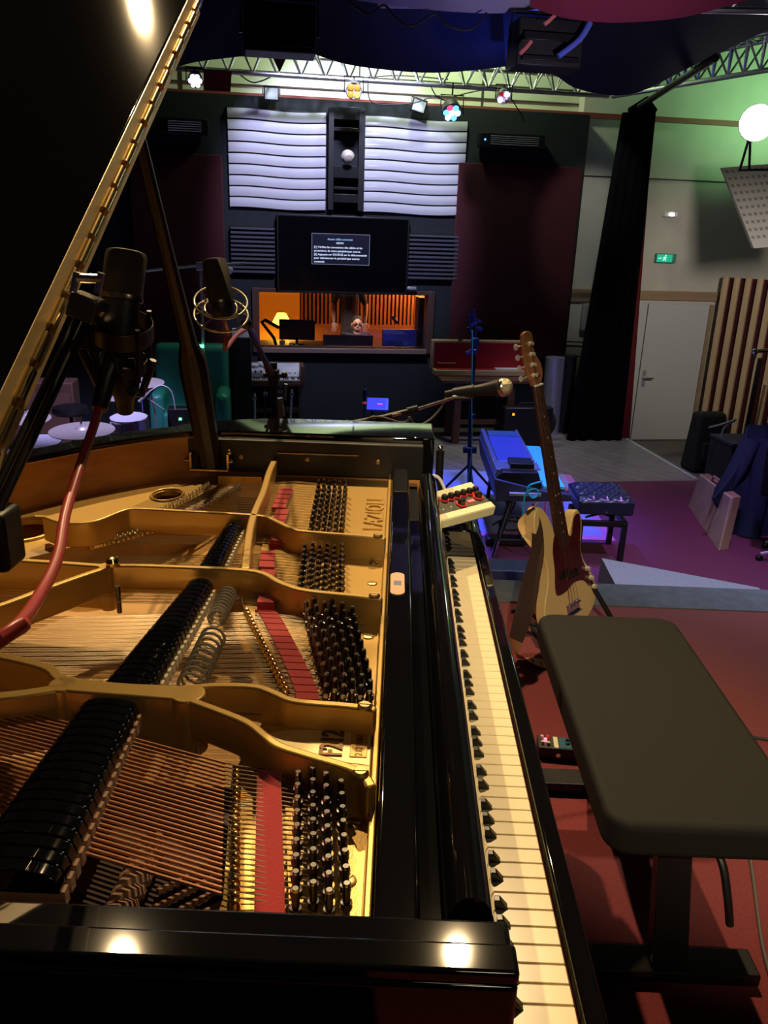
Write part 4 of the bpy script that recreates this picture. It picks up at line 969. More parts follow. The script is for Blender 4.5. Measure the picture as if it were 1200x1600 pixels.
part('desk_top', MB(ROOM).box((WU0-.3,VW+.3,dz-.06),(WU1+.3,VW+1.2,dz)), M['black'], t, bevel=.01); part('desk_leg', MB(ROOM).box((-.4,VW+.5,-1.25),(-.3,VW+1.1,dz-.06)), M['black'], t); part('desk_leg', MB(ROOM).box((2.1,VW+.5,-1.25),(2.2,VW+1.1,dz-.06)), M['black'], t)
def monitor(px0, py0, px1, py1, v, label, mt=None, rot=0):
    a = room_v(px0,py0,v); b = room_v(px1,py1,v); cx = (a.x+b.x)/2; t = thing('computer_monitor', rm(cx,v,dz), label, 'monitor')
    XX = ROOM @ Matrix.Translation((cx,v,0)) @ Matrix.Rotation(rot,4,'Z'); hw = (b.x-a.x)/2
    part('back_shell', MB(XX).box((-hw,-.025,b.z),(hw,.02,a.z)), mt or mat('monitor_back',(.03,.028,.05),.5), t, bevel=.006)
    part('stand', MB(XX).box((-.02,-.04,dz),(.02,-.02,b.z+.05)).cbox((0,-.02,dz+.01),(.2,.14,.02)), M['blackmetal'], t, bevel=.003)
monitor(436,499,492,531,VW+.75,'dark monitor at the left of the control room, in front of the yellow lamp',rot=R_(-8))
monitor(505,523,582,547,VW+.5,'low dark monitor in the middle of the control room in front of the seated man')
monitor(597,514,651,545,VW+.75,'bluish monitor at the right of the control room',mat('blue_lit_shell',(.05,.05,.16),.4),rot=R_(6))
t = thing('monitor_arm', onv(418,540,VW+.6), 'jointed black monitor arm at the left end of the window', 'bracket')
part('lower_arm', MB().tube([onv(433,545,VW+.6), onv(428,528,VW+.6), onv(410,505,VW+.6)], .022, 8), M['blackmetal'], t); part('upper_arm', MB().tube([onv(408,505,VW+.6), onv(414,500,VW+.6), onv(436,512,VW+.6)], .024, 8), M['blackmetal'], t)
for k, (px, py, r_) in enumerate(((441,536,.045),(455,538,.03),(463,540,.025))):
    c = onv(px,py,VW+.6); solo('white_cup', MB().lathe([(r_*.7,-r_*.6),(r_*.9,0),(r_,r_*.7),(r_*.85,r_*.7),(r_*.6,-r_*.4)], 14, Matrix.Translation(c)), M['white'], ('larger pale bowl on the desk under the left monitor','small pale cup right of the larger bowl on the mixing desk','smallest pale cup, third from the monitor arm')[k], 'cup')
t = thing('studio_loudspeaker', rm(2.2,VW+.9,dz), 'black loudspeaker with blue highlights at the right end of the control room window', 'loudspeaker')
a = room_v(655,465,VW+.6); b = room_v(668,548,VW+.6)
part('cabinet', MB(ROOM).box((a.x,VW+.6,b.z),(a.x+.3,VW+.9,a.z)), M['black'], t, bevel=.01); part('woofer', MB().lathe([(.02,0),(.07,.012),(.08,.004)], 20, dirm(rm(a.x+.12,VW+.6,(a.z+b.z)/2-.1), -NV)), M['blackmetal'], t)

# people in the control room
def human(name, base, label, head_c, sh, hip, arms, shirt, seated, glasses=False, facing=-NV, trous=None):
    t = thing(name, base, label, 'person')
    side = facing.cross(Vec((0,0,1))).normalized()
    V_, E, Rd = [], [], []
    def ad(p, r): V_.append(tuple(XF[t].inverted() @ Vec(p))); Rd.append(r); return len(V_)-1
    def ed(a, b): E.append((a, b))
    h = ad(hip, .15); w1 = ad(hip.lerp(sh,.35), .145); ch = ad(hip.lerp(sh,.75), .165); nk = ad(sh+Vec((0,0,.02)), .075)
    ed(h,w1); ed(w1,ch); ed(ch,nk)
    for sgn in (-1, 1):
        s0 = ad(sh+side*sgn*.165+Vec((0,0,-.045)), .068); ed(ch, s0) if False else ed(nk, s0)
        el = ad(arms[0 if sgn < 0 else 1][0], .047); ed(s0, el)
    if seated:
        for sgn in (-1, 1):
            k = ad(hip+side*sgn*.12+facing*.42+Vec((0,0,.02)), .075); ed(h, k); f_ = ad(hip+side*sgn*.12+facing*.42+Vec((0,0,-.40)), .05); ed(k, f_)
    else:
        for sgn in (-1, 1):
            k = ad(hip+side*sgn*.10+Vec((0,0,-.42)), .07); ed(h, k); f_ = ad(hip+side*sgn*.11+Vec((0,0,-.85)), .05); ed(k, f_)
    me = bpy.data.meshes.new('clothed_body'); me.from_pydata(V_, E, []); o = bpy.data.objects.new('clothed_body', me); COL.objects.link(o); o.parent = t
    sk = o.modifiers.new('skin', 'SKIN'); me.materials.append(shirt)
    lay = me.skin_vertices[0] if me.skin_vertices else None
    if lay is None:
        bm = bmesh.new(); bm.from_mesh(me); bm.verts.layers.skin.verify(); bm.to_mesh(me); bm.free(); lay = me.skin_vertices[0]
    for i, r in enumerate(Rd): lay.data[i].radius = (r, r*(.72 if i < 3 else 1)); lay.data[i].use_root = (i == 0)
    ss = o.modifiers.new('subd', 'SUBSURF'); ss.levels = 2; ss.render_levels = 2; o['label'] = 'dark clothed body'
    for i, (el, hn) in enumerate(arms):          # bare forearms and hands
        d = (hn-el).normalized(); a_ = part('forearm', MB().tube([el-d*.03, el.lerp(hn,.4), el.lerp(hn,.9), hn], [.042,.038,.027,.024], 12), M['skin'], t)
        X0 = dirm(hn, d)
        hm = MB(X0).ball((0,0,.045),(.040,.017,.05),12)
        for q_, l_ in ((-.027,.07),(-.009,.082),(.009,.078),(.026,.062)): hm.tube([(q_,0,.075),(q_*1.1,-.006,.075+l_*.5),(q_*1.1,-.020,.075+l_*.85)], [.0095,.009,.007], 8)
        hm.tube([(.03,0,.02),(.055,-.004,.05),(.06,-.012,.075)], [.012,.010,.008], 8)
        part('hand', hm, M['skin'], a_)
    part('neck', MB().tube([sh+Vec((0,0,-.02)), head_c+Vec((0,0,-.07))-facing*.01], [.062,.052], 14), M['skin'], t)
    HX = frame(head_c, side, facing*1.0)       # x side, y facing, z (down or up)
    HX = Matrix(((side.x,facing.x,0,head_c.x),(side.y,facing.y,0,head_c.y),(side.z,facing.z,1,head_c.z),(0,0,0,1)))
    hd_ = MB(HX).ball((0,-.01,.025),(.074,.092,.092),18); hd_.ball((0,.012,-.045),(.056,.070,.068),16); hd_.ball((0,.092,-.008),(.012,.018,.022),8); hd_.ball((-.076,-.005,-.005),(.010,.018,.03),8); hd_.ball((.076,-.005,-.005),(.010,.018,.03),8)
    hd_ = part('head', hd_, M['skin'], t, ang=80)
    part('hair', MB(HX).ball((0,-.022,.048),(.080,.092,.082),18), M['hair'], hd_, ang=80)
    part('eyebrow', MB(HX).tube([(-.045,.080,.028),(-.028,.087,.033),(-.012,.088,.029)], .0045, 6).tube([(.045,.080,.028),(.028,.087,.033),(.012,.088,.029)], .0045, 6), M['hair'], hd_)
    part('mouth', MB(HX).tube([(-.024,.075,-.058),(0,.083,-.060),(.024,.075,-.058)], .0055, 6), mat('lips',(.42,.14,.11),.5), hd_)
    for q_ in (-.03,.03): part('eye', MB(HX).ball((q_,.082,.010),(.009,.006,.005),8), M['ebony'], hd_)
    if glasses: part('glasses', MB(HX).ring((-.032,.092,.010),.024,.0028,18,6,Matrix.Rotation(math.pi/2,4,'X')).ring((.032,.092,.010),.024,.0028,18,6,Matrix.Rotation(math.pi/2,4,'X')).tube([(-.008,.094,.012),(.008,.094,.012)],.0025,6), M['black'], t)
    return t
hc = onv(558,507,VW+1.0); side_ = (-NV).cross(Vec((0,0,1))).normalized()
sh_ = hc+Vec((0,0,-.165)); hp2 = hc+Vec((0,0,-.66))+NV*.05
human('person', Vec((hc.x,hc.y,-1.25)), 'man with short dark hair and glasses in a navy shirt seated at the mixing desk', hc, sh_, hp2, [(sh_+Vec((0,0,-.27))-side_*.24-NV*.1, hc+Vec((0,0,-.44))-side_*.16-NV*.35),(sh_+Vec((0,0,-.27))+side_*.24-NV*.1, hc+Vec((0,0,-.42))+side_*.22-NV*.32)], M['shirt'], True, True)
sb = onv(546,452,VW+1.7); sb.z += .06
hc2 = sb+Vec((0,0,.24)); s2_ = sb
human('person', Vec((sb.x,sb.y,-1.25)), 'person in a dark T-shirt standing behind the seated man, head above the window', hc2, s2_, s2_+Vec((0,0,-.52)), [(s2_+Vec((0,0,-.30))-side_*.25, s2_+Vec((0,0,-.54))-side_*.24-NV*.08),(s2_+Vec((0,0,-.30))+side_*.25, s2_+Vec((0,0,-.54))+side_*.24-NV*.08)], M['shirt2'], False, False)
t = thing('office_chair', rm(uvz(hc).x,uvz(hc).y+.1,-1.25), 'dark high-backed office chair under the seated man', 'chair')
hu = uvz(hc)
part('seat', MB(ROOM).box((hu.x-.24,hu.y-.2,hu.z-.80),(hu.x+.24,hu.y+.25,hu.z-.72)), M['black'], t, bevel=.02); part('backrest', MB(ROOM).box((hu.x-.22,hu.y+.22,hu.z-.7),(hu.x+.22,hu.y+.28,hu.z-.14)), M['black'], t, bevel=.02); part('pedestal', MB(ROOM).tube([(hu.x,hu.y,-1.24),(hu.x,hu.y,hu.z-.8)],.03,10), M['blackmetal'], t)
# studio microphone hanging in the control room and little things on the window ledge
c = onv(617,500,VW+1.1)
t = thing('hanging_microphone', c+Vec((0,0,.3)), 'small microphone on an arm behind the glass right of the seated man', 'microphone')
part('body', MB().lathe([(.02,-.06),(.028,-.04),(.028,.04),(.01,.06)], 12, dirm(c,(.5,-.3,-.6))), M['blackmetal'], t); part('arm', MB().tube([c+Vec((0,0,.02)), c+Vec((0,0,.45))], .01, 8), M['blackmetal'], t)
c = onv(634,446,VW-.06)
t = thing('small_action_camera', c+Vec((0,0,-.05)), 'small black camera on a mount at the top right of the window frame', 'camera')
part('body', MB(Matrix.Translation(c) @ ROOM).box((-.02,-.02,-.02),(.02,.02,.10)), M['blackmetal'], t, bevel=.003); part('clamp', MB(Matrix.Translation(c) @ ROOM).box((.0,-.02,-.05),(.14,.02,-.015)), M['silver'], t, bevel=.003)

# ================================================================== ON THE STAGE, NEAR THE PIANO
# adjustable bench
bn = thing('piano_bench', (.375,1.02,0), 'black padded height-adjustable piano bench beside the keyboard', 'bench')
ol = []
for cx, cy, a0 in ((.515,1.385,0),(.245,1.385,90),(.245,.665,180),(.515,.665,270)):
    for k in range(7): a = R_(a0+k*15); ol.append((cx+.048*math.cos(a), cy+.048*math.sin(a)))
part('seat', MB().prism(ol, .432, .503), M['vinyl'], bn, bevel=.014, seg=4)
part('seat_base', MB().box((.23,.66,.41),(.53,1.39,.432)), M['black'], bn, bevel=.003)
for y in (.775, 1.365):
    ft = part('foot', MB().box((.235,y-.035,.004),(.595,y+.035,.034)), M['blackmetal'], bn, bevel=.004)
    XL = frame((.40,y,.03),(1,0,0),(0,1,0))
    l_ = part('leg', MB().hexa([(.375,y-.02,.03),(.45,y-.02,.03),(.45,y+.02,.03),(.375,y+.02,.03)],[(.345,y-.02,.36),(.41,y-.02,.36),(.41,y+.02,.36),(.345,y+.02,.36)]), M['blackmetal'], bn, bevel=.004)
    part('inner_leg', MB().hexa([(.35,y-.013,.33),(.40,y-.013,.33),(.40,y+.013,.33),(.35,y+.013,.33)],[(.345,y-.013,.42),(.39,y-.013,.42),(.39,y+.013,.42),(.345,y+.013,.42)]), M['blackmetal'], bn, bevel=.003)
part('brace', MB().hexa([(.34,.757,.38),(.37,.757,.38),(.37,.79,.38),(.34,.79,.38)],[(.27,.757,.425),(.30,.757,.425),(.30,.79,.425),(.27,.79,.425)]).box((.36,.78,.37),(.395,1.36,.40)), M['blackmetal'], bn, bevel=.003)
part('height_lever', MB().tube(spline([(.415,.68,.41),(.425,.655,.385),(.435,.635,.33),(.445,.63,.28)],4), .0075, 10), M['black'], bn)

M['satin'] = mat('satin_nickel', (.70,.66,.58), .4, .35)
# small effects pedal on the carpet
pc = onz(872,1188,0); px_, py_ = pc.x, pc.y+.03
pd = thing('effects_pedal', (px_,py_,0), 'small black effects pedal with a blue half and tiny knobs lying on the red carpet', 'effects pedal')
XX = Matrix.Translation((px_,py_,0)) @ Matrix.Rotation(R_(-5),4,'Z')
part('casing', MB(XX).box((-.058,-.032,.002),(.058,.032,.04)), M['black'], pd, bevel=.003)
part('blue_plate', MB(XX).box((.004,-.027,.04),(.052,.027,.0412)), mat('petrol_plate',(.02,.10,.17),.35), pd)
part('label_strip', MB(XX).box((-.012,-.027,.04),(.001,.027,.0414)), M['beige'], pd)
part('footswitch', MB(XX).lathe([(.007,.0),(.007,.01),(.004,.014)],12,Matrix.Translation((.028,.0,.041))), M['chrome'], pd)
for a, b, m in ((-.045,.016,M['white']),(-.028,.018,M['redknob']),(-.045,-.012,M['white']),(-.028,-.014,M['white']),(-.036,.002,M['ledred'])):
    part('knob', MB(XX).lathe([(.0055,0),(.005,.009),(.002,.011)],10,Matrix.Translation((a,b,.040))), m if m is not M['ledred'] else mat('pink_pilot',(.9,.2,.25),.4,emit=(1,.2,.25),estr=2), pd)
part('jack_nut', MB(XX).lathe([(.007,0),(.007,.006)],10,dirm((.0,-.032,.022),(0,-1,0))), M['chrome'], pd)
cable([XX @ Vec((-.058,0,.02)), XX @ Vec((-.09,.004,.014)), Vec((px_-.20,py_+.03,.006)), Vec((px_-.5,py_+.05,.006))], .004, 'black cable leaving the small pedal to the left under the piano')
cable([XX @ Vec((.058,.01,.024)), XX @ Vec((.085,.03,.045)), Vec((px_+.16,py_+.09,.006)), Vec((px_+.5,py_+.14,.006)), Vec((px_+.9,py_+.05,.006))], .004, 'black cable leaving the small pedal to the right behind the bench')
cable([onz(a,b,.006) for a,b in ((1165,1290),(1178,1380),(1192,1480),(1215,1560))], .004, 'grey cable lying on the carpet right of the bench', mat('grey_cable',(.10,.10,.10),.5))

# bass guitar leaning on its stand
P0 = Vec((.50,2.25,.055)); P1 = Vec((.238,2.34,1.138)); ax_ = (P1-P0).normalized(); GL = (P1-P0).length
n_ = Vec((.70,-.71,.1)); n_ = (n_-ax_*n_.dot(ax_)).normalized(); rr_ = ax_.cross(n_).normalized()
GX = Matrix(((rr_.x,ax_.x,n_.x,P0.x),(rr_.y,ax_.y,n_.y,P0.y),(rr_.z,ax_.z,n_.z,P0.z),(0,0,0,1)))
k_ = GL/1.165; GX = GX @ Matrix.Scale(k_,4)
bg = thing('bass_guitar', (P0.x,P0.y,0), 'cream electric bass guitar with tortoiseshell pickguard leaning upright in its stand', 'bass guitar')
body = sp2([(0,0),(.08,.003),(.145,.04),(.168,.105),(.152,.175),(.118,.235),(.108,.29),(.128,.345),(.142,.40),(.125,.445),(.095,.44),(.07,.405),(.042,.372),(.0,.365),(-.035,.385),(-.045,.44),(-.07,.495),(-.105,.53),(-.138,.508),(-.152,.445),(-.135,.36),(-.115,.29),(-.13,.22),(-.165,.155),(-.178,.09),(-.15,.03),(-.08,.003),(0,0)],3)[:-1]
bo = part('body', MB(GX).prism(body, -.022, .022), M['cream'], bg, bevel=.010, seg=4)
pg = sp2([(.035,.375),(.055,.36),(.075,.40),(.10,.43),(.128,.425),(.125,.38),(.10,.30),(.105,.235),(.135,.165),(.125,.12),(.09,.16),(.03,.175),(-.03,.16),(-.085,.165),(-.09,.20),(-.075,.27),(-.07,.34),(-.045,.40),(-.033,.385),(.035,.375)],3)[:-1]
part('pickguard', MB(GX).prism(pg, .0222, .0255), M['tort'], bo, bevel=.0008)
part('neck', MB(GX).hexa([(-.031,.33,.010),(.031,.33,.010),(.021,.966,.008),(-.021,.966,.008)],[(-.031,.33,.0272),(.031,.33,.0272),(.021,.966,.0222),(-.021,.966,.0222)]).tube([(0,.36,.012),(0,.6,.010),(0,.966,.008)], [.024,.020,.017], 14, True, .7), M['rosewood'], bg, bevel=.002)
fbd = part('fretboard', MB(GX).hexa([(-.031,.335,.0275),(.031,.335,.0275),(.021,.964,.0225),(-.021,.964,.0225)],[(-.031,.335,.0325),(.031,.335,.0325),(.021,.964,.0275),(-.021,.964,.0275)]), M['rosewood'], bg, bevel=.001)
fy = lambda f: .964-.864*(1-2**(-f/12))
fm_ = MB(GX)
for f in range(1, 21):
    y = fy(f); t = (.964-y)/.63; w2 = .021+.010*t; z = .0275+.005*t; fm_.box((-w2,y-.0012,z),(w2,y+.0012,z+.0013))
part('frets', fm_, M['nickel'], fbd)
for f in (3,5,7,9,12,15,17,19):
    y = (fy(f)+fy(f-1))/2; z = .0275+.005*(.964-y)/.63
    for q_ in ((-.010,.010) if f == 12 else (0,)): part('inlay_dot', MB(GX).lathe([(.0034,0),(.0034,.0006)],12,Matrix.Translation((q_,y,z))), M['whitefelt'], fbd)
part('nut', MB(GX).box((-.022,.963,.021),(.022,.969,.031)), M['white'], bg)
hs = sp2([(-.021,.966),(-.030,.985),(-.042,1.00),(-.044,1.05),(-.040,1.14),(-.030,1.160),(-.010,1.165),(.012,1.155),(.016,1.13),(.012,1.10),(.022,1.07),(.040,1.04),(.044,1.01),(.036,.985),(.021,.966)],3)[:-1]
part('headstock', MB(GX).prism(hs, .004, .020), M['maplewood'], bg, bevel=.002)
for k in range(4):
    y = 1.005+.038*k; tm = part('tuning_machine', MB(GX).lathe([(.009,0),(.009,.003),(.006,.004),(.006,.016),(.007,.018)],14,Matrix.Translation((-.016+.002*k,y,.020))), M['satin'], bg)
    part('tuning_key', MB(GX).tube([(-.038,y,.010),(-.062,y,.008)],.003,8).ball((-.072,y,.008),(.013,.012,.004),12), M['satin'], tm)
part('string_tree', MB(GX).box((-.002,.995,.020),(.018,1.0,.026)), M['chrome'], bg)
for k in range(4):
    xx = (-.0135+.009*k)
    part('string', MB(GX).tube([(xx*2.1,.095,.032),(xx*1.45,.35,.0365),(xx,.966,.0305),(-.016+.002*(k),1.005+.038*(3-k),.034)],.0011-.0002*k,6), M['steel'], bg)
br_ = part('bridge', MB(GX).box((-.042,.060,.022),(.042,.105,.025)).box((-.042,.058,.022),(.042,.062,.036)), M['chrome'], bg, bevel=.001)
for k in range(4): part('saddle', MB(GX).tube([(-.034+.020*k,.095,.030),(-.018+.020*k,.095,.030)],.0042,8), M['chrome'], br_)
for xa, ya in ((-.026,.232),(.028,.212)): part('pickup', MB(GX).box((xa-.030,ya-.014,.0255),(xa+.030,ya+.014,.0325)), M['black'], bg, bevel=.002)
for xa, ya in ((.118,.20),(.133,.155),(.142,.115)): part('control_knob', MB(GX).lathe([(.010,0),(.0095,.016),(.006,.018)],16,Matrix.Translation((xa,ya,.0255))), M['satin'], bg)
part('strap_button', MB(GX).lathe([(.006,0),(.006,.01)],10,dirm((-.108,.53,0),(-.3,1,0))), M['chrome'], bg)
def strap(pts, wv, th=.003):
    C_ = spline(pts, 6); W = spline(wv, 6)
    return MB().grid(lambda s_, t_: C_[min(int(s_*(len(C_)-1)+.001),len(C_)-1)]+W[min(int(s_*(len(C_)-1)+.001),len(C_)-1)]*(t_-.5), len(C_)-1, 3, th)
sa = part('strap', strap([ony(828,796,2.20),ony(838,820,2.19),ony(840,860,2.12),ony(830,905,2.06),ony(818,960,2.0),ony(806,1000,1.98)],[Vec((.03,0,.02)),Vec((.035,-.01,.01)),Vec((.042,-.02,.0)),Vec((.055,-.02,0)),Vec((.06,-.02,0)),Vec((.045,-.02,-.01))]), M['brownleather'], bg, ang=60)
part('strap_lining', strap([ony(835,792,2.215),ony(824,803,2.22),ony(821,822,2.20),ony(828,843,2.16),ony(838,862,2.13)],[Vec((.02,0,.035)),Vec((.045,0,.03)),Vec((.055,0,.0)),Vec((.045,0,-.01)),Vec((.02,0,-.01))]), M['tan'], sa, ang=60, label='pale suede underside of the strap')
t_ = part('strap_end', strap([ony(806,1000,1.985),onz(802,1015,.05),onz(815,1027,.02),onz(840,1034,.012),onz(872,1042,.010)],[Vec((.045,-.02,-.01)),Vec((.03,.0,-.05)),Vec((0,.04,-.03)),Vec((0,.055,0)),Vec((0,.05,0))]), M['tan'], sa, ang=60, label='pale strap end with slots lying on the carpet')
for px in (832,845,857):
    a = onz(px,1033+(px-832)*.3,.016); part('slot', MB().cbox(a+Vec((0,0,.001)),(.007,.022,.001)), M['black'], t_)
st_ = thing('guitar_stand', (P0.x+.03,P0.y+.08,0), 'black tubular guitar stand under the cream bass', 'guitar stand')
b_ = P0+Vec((0,.09,0)); 
part('leg', MB().tube([(P0.x-.02,P0.y+.12,.34),(P0.x-.21,P0.y+.02,.012)],.010,8), M['black'], st_); part('leg', MB().tube([(P0.x-.02,P0.y+.12,.34),(P0.x+.20,P0.y+.06,.012)],.010,8), M['black'], st_); part('leg', MB().tube([(P0.x-.02,P0.y+.12,.34),(P0.x-.02,P0.y+.34,.012)],.010,8), M['black'], st_)
part('upright', MB().tube([(P0.x-.02,P0.y+.12,.30),(P0.x-.10,P0.y+.13,.62)],.009,8), M['black'], st_)
part('cradle', MB().tube(spline([(P0.x-.13,P0.y-.07,.045),(P0.x-.13,P0.y+.05,.025),(P0.x-.02,P0.y+.12,.06),(P0.x+.09,P0.y+.08,.025),(P0.x+.09,P0.y-.05,.045)],4),.011,8), M['blackm'], st_)
for a in ((P0.x-.21,P0.y+.02,.012),(P0.x+.20,P0.y+.06,.012),(P0.x-.02,P0.y+.34,.012)): part('rubber_foot', MB().ball(a,.016,10), M['blackm'], st_)
# black cable heap next to the stand
cable([onz(a,b,.008) for a,b in ((800,955),(815,950),(832,958),(845,972),(860,985),(840,992),(822,985),(830,975),(856,1000))], .006, 'tangled black cable on the carpet at the foot of the bass')

# small cream controller box with red knobs on the piano's far arm
c0 = onz(682,768,.872); c1 = onz(737,753,.872); c2 = onz(772,791,.850); c3 = onz(692,812,.850)
e1 = c1-c0; nrm = (c1-c0).cross(c3-c0).normalized(); nrm = nrm if nrm.z > 0 else -nrm
cx_ = (c0+c1+c2+c3)/4
mxr = thing('desktop_controller', Vec((cx_.x,cx_.y,.806)), 'cream desktop controller with red and black knobs on the far key block of the piano', 'controller')
bx1 = [c3,c2,c1,c0]
L0 = c0.lerp(c3,-.05)
def q4(s0, s1, t0, t1, z):   # s along c0->c1, t along c0->c3
    f = lambda s_, t_: (c0.lerp(c1,s_)).lerp(c3.lerp(c2,s_),t_)+nrm*z
    return [f(s0,t1),f(s1,t1),f(s1,t0),f(s0,t0)]
part('casing', MB().hexa([p for p in q4(-.25,1,0,1,-.022)],[p for p in q4(-.25,1,0,1,-.003)]), M['black'], mxr, bevel=.004)
part('cream_end', MB().hexa(q4(-.25,1,-.02,.22,-.022),q4(-.25,1,-.02,.22,.001)), M['beige'], mxr, bevel=.004); part('cream_end', MB().hexa(q4(-.25,1.03,.80,1.03,-.024),q4(-.25,1.03,.80,1.03,.001)), M['beige'], mxr, bevel=.004)
part('panel', MB().hexa(q4(-.25,1,.22,.80,-.01),q4(-.25,1,.22,.80,-.001)), M['panelgrey'], mxr)
def fk(s_, t_): return (c0.lerp(c1,s_)).lerp(c3.lerp(c2,s_),t_)
for k in range(6):
    X0 = dirm(fk(.13+.15*k,.36), nrm); part('knob', MB(X0).lathe([(.0085,0),(.0078,.011),(.006,.013)],14), M['ebony'], mxr); part('knob_ring', MB(X0).lathe([(.0105,0),(.0105,.002)],14), M['redknob'], mxr)
for s_, t_ in ((.44,.66),(.85,.57)):
    X0 = dirm(fk(s_,t_), nrm); part('knob', MB(X0).lathe([(.0095,0),(.0085,.013),(.006,.015)],14), M['ebony'], mxr); part('knob_ring', MB(X0).lathe([(.0125,0),(.0125,.0025)],14), M['redknob'], mxr)
X0 = frame(fk(.66,.64), (c1-c0).normalized(), (c0-c3).normalized()); part('lit_button', MB(X0).box((-.010,-.004,0),(.010,.004,.002)), mat('red_lit_button',(.9,.1,.08),.4,emit=(1,.12,.08),estr=1.5), mxr)
for s_, t_ in ((.05,.80-.12),(.22,.66)): part('pilot', MB().ball(fk(s_,t_),.0025,8), mat('green_pilot',(.6,.8,.5),.4), mxr)
cable([c0.lerp(c1,.25)+Vec((-.0,.03,-.01)), c0+Vec((.0,.06,.02)), c0+Vec((-.05,.05,.01)), Vec((c0.x-.06,1.47,.76)), Vec((c0.x-.06,1.50,.3))], .004, 'pale cable looping from the cream controller down the piano side', M['white'])

# ------------------------------------------------------------------ microphones over the piano
def ribmic(name, top, bot, r_, label, collar=.45, flat=.75):
    d = (top-bot); L_ = d.length; X0 = dirm(bot, d)
    side = X0 @ Matrix.Diagonal((1,flat,1,1))
    t = thing(name, bot, label, 'microphone')
    part('grille', MB(side).lathe([(r_*.98,L_*collar),(r_,L_*(collar+.02)),(r_*.99,L_*.94),(r_*.93,L_*.985),(r_*.75,L_)],28), mat('bronze_black_mesh',(.055,.048,.035),.45,.6,bump=.6,bscale=1600), t)
    part('body', MB(side).lathe([(r_*.55,-L_*.22),(r_*.8,-L_*.15),(r_*.92,0),(r_*.92,L_*collar)],28), M['black'], t)
    part('collar', MB(side).lathe([(r_*1.03,L_*(collar-.05)),(r_*1.05,L_*(collar-.02)),(r_*1.03,L_*(collar+.015))],28), mat('dull_bronze',(.20,.17,.12),.3,1), t)
    return t, X0, L_
m1t = ony(198,392,.42); m1b = ony(183,520,.40)
m1, X1, L1_ = ribmic('studio_microphone', m1t, m1b, .0262, 'large black studio microphone nearest the camera in front of the lid edge')
sm1 = thing('shock_mount', ony(195,520,.40), 'broad black shock mount ring holding the nearest studio microphone', 'microphone mount')
rc = ony(190,515,.40)
X1r = dirm(rc, (.15,-.35,1))
part('ring', MB(X1r).lathe([(.0335,-.010),(.035,-.010),(.035,.010),(.0335,.010),(.0335,-.010)],36,caps=False), mat('dull_black_metal',(.07,.065,.05),.3,.8), sm1, bevel=.0008)
part('inner_ring', MB(X1r).lathe([(.026,-.05),(.0275,-.05),(.0275,-.036),(.026,-.036),(.026,-.05)],30,caps=False), M['blackmetal'], sm1)
for k in range(6):
    a = 2*math.pi*k/6; part('elastic_band', MB(X1r).tube([(.034*math.cos(a),.034*math.sin(a),.006),(.027*math.cos(a+.3),.027*math.sin(a+.3),-.043)],.0018,6), M['blackm'], sm1)
for k in range(4):
    a = 2*math.pi*k/4+.4; part('post', MB(X1r).tube([(.035*math.cos(a),.035*math.sin(a),.016),(.035*math.cos(a),.035*math.sin(a),-.050)],.0028,8), M['blackmetal'], sm1)
part('bracket', MB(X1r).box((-.050,-.008,-.020),(-.034,.008,.012)).tube([(-.045,0,-.02),(-.028,0,-.075),(.02,0,-.085),(.034,0,-.04)],.006,8).lathe([(.010,-.11),(.012,-.09),(.018,-.075),(.018,-.05)],14), M['blackmetal'], sm1, bevel=.002)
bs = thing('boom_stand', ony(60,680,.30), 'twin black tube boom stand rising from the lower left to the nearest microphone', 'microphone stand')
jb = ony(134,480,.36)
part('clamp_block', MB(Matrix.Translation(jb) @ Matrix.Rotation(R_(20),4,'Y')).box((-.015,-.014,-.013),(.015,.014,.013)), mat('dark_olive_metal',(.10,.09,.07),.35,.7), bs, bevel=.002)
part('clamp_fork', MB().tube([jb+Vec((-.012,0,.015)), jb+Vec((-.006,0,.036))],.004,8).tube([jb+Vec((.014,0,.015)), jb+Vec((.020,0,.036))],.004,8).tube([jb+Vec((-.006,0,.03)), jb+Vec((.020,0,.030))],.005,8).tube([jb+Vec((.02,0,.0)), rc+Vec((-.045,0,0))],.006,8), M['nickel'], bs)
part('tube', MB().tube([ony(136,502,.36), ony(-40,880,.12)], .0042, 10), M['blackmetal'], bs); part('tube', MB().tube([ony(120,500,.36), ony(-56,870,.12)], .0042, 10), M['blackmetal'], bs)
part('tube', MB().tube([ony(128,505,.38), ony(-48,878,.14)], .0060, 10), M['black'], bs)
kc = ony(4,838,.17)
part('elbow_clamp', MB(Matrix.Translation(kc)).box((-.02,-.02,-.03),(.012,.02,.028)), M['black'], bs, bevel=.006, seg=3)
part('lower_arm', MB().tube([kc+Vec((0,0,-.02)), Vec((-.80,-.02,1.03)), Vec((-.92,-.28,.9)), Vec((-.93,-.30,.02))], .010, 10), M['black'], bs)
part('base', MB().lathe([(.13,0),(.13,.012),(.03,.02)],24,Matrix.Translation((-.93,-.30,0))), M['black'], bs)
part('connector', MB().tube([m1b+Vec((0,0,-.02)), ony(168,590,.39), ony(155,640,.36)],[.013,.011,.0085],12), M['black'], m1)
cable([ony(156,632,.365), ony(150,655,.34), ony(128,720,.28), ony(103,800,.18), ony(90,870,.10), ony(62,930,.03), ony(20,985,-.05), ony(-60,1040,-.12), Vec((-.80,-.17,.95)), Vec((-.9,-.24,.5)), Vec((-.95,-.33,.01))], .0050, 'thick dark red cable curving down from the nearest microphone to the left', M['redcable'], sides=12)
cable([ony(205,560,.41), ony(212,600,.41), ony(205,618,.40), ony(200,600,.40), ony(190,580,.39)], .004, 'short black cable loop under the nearest shock mount')

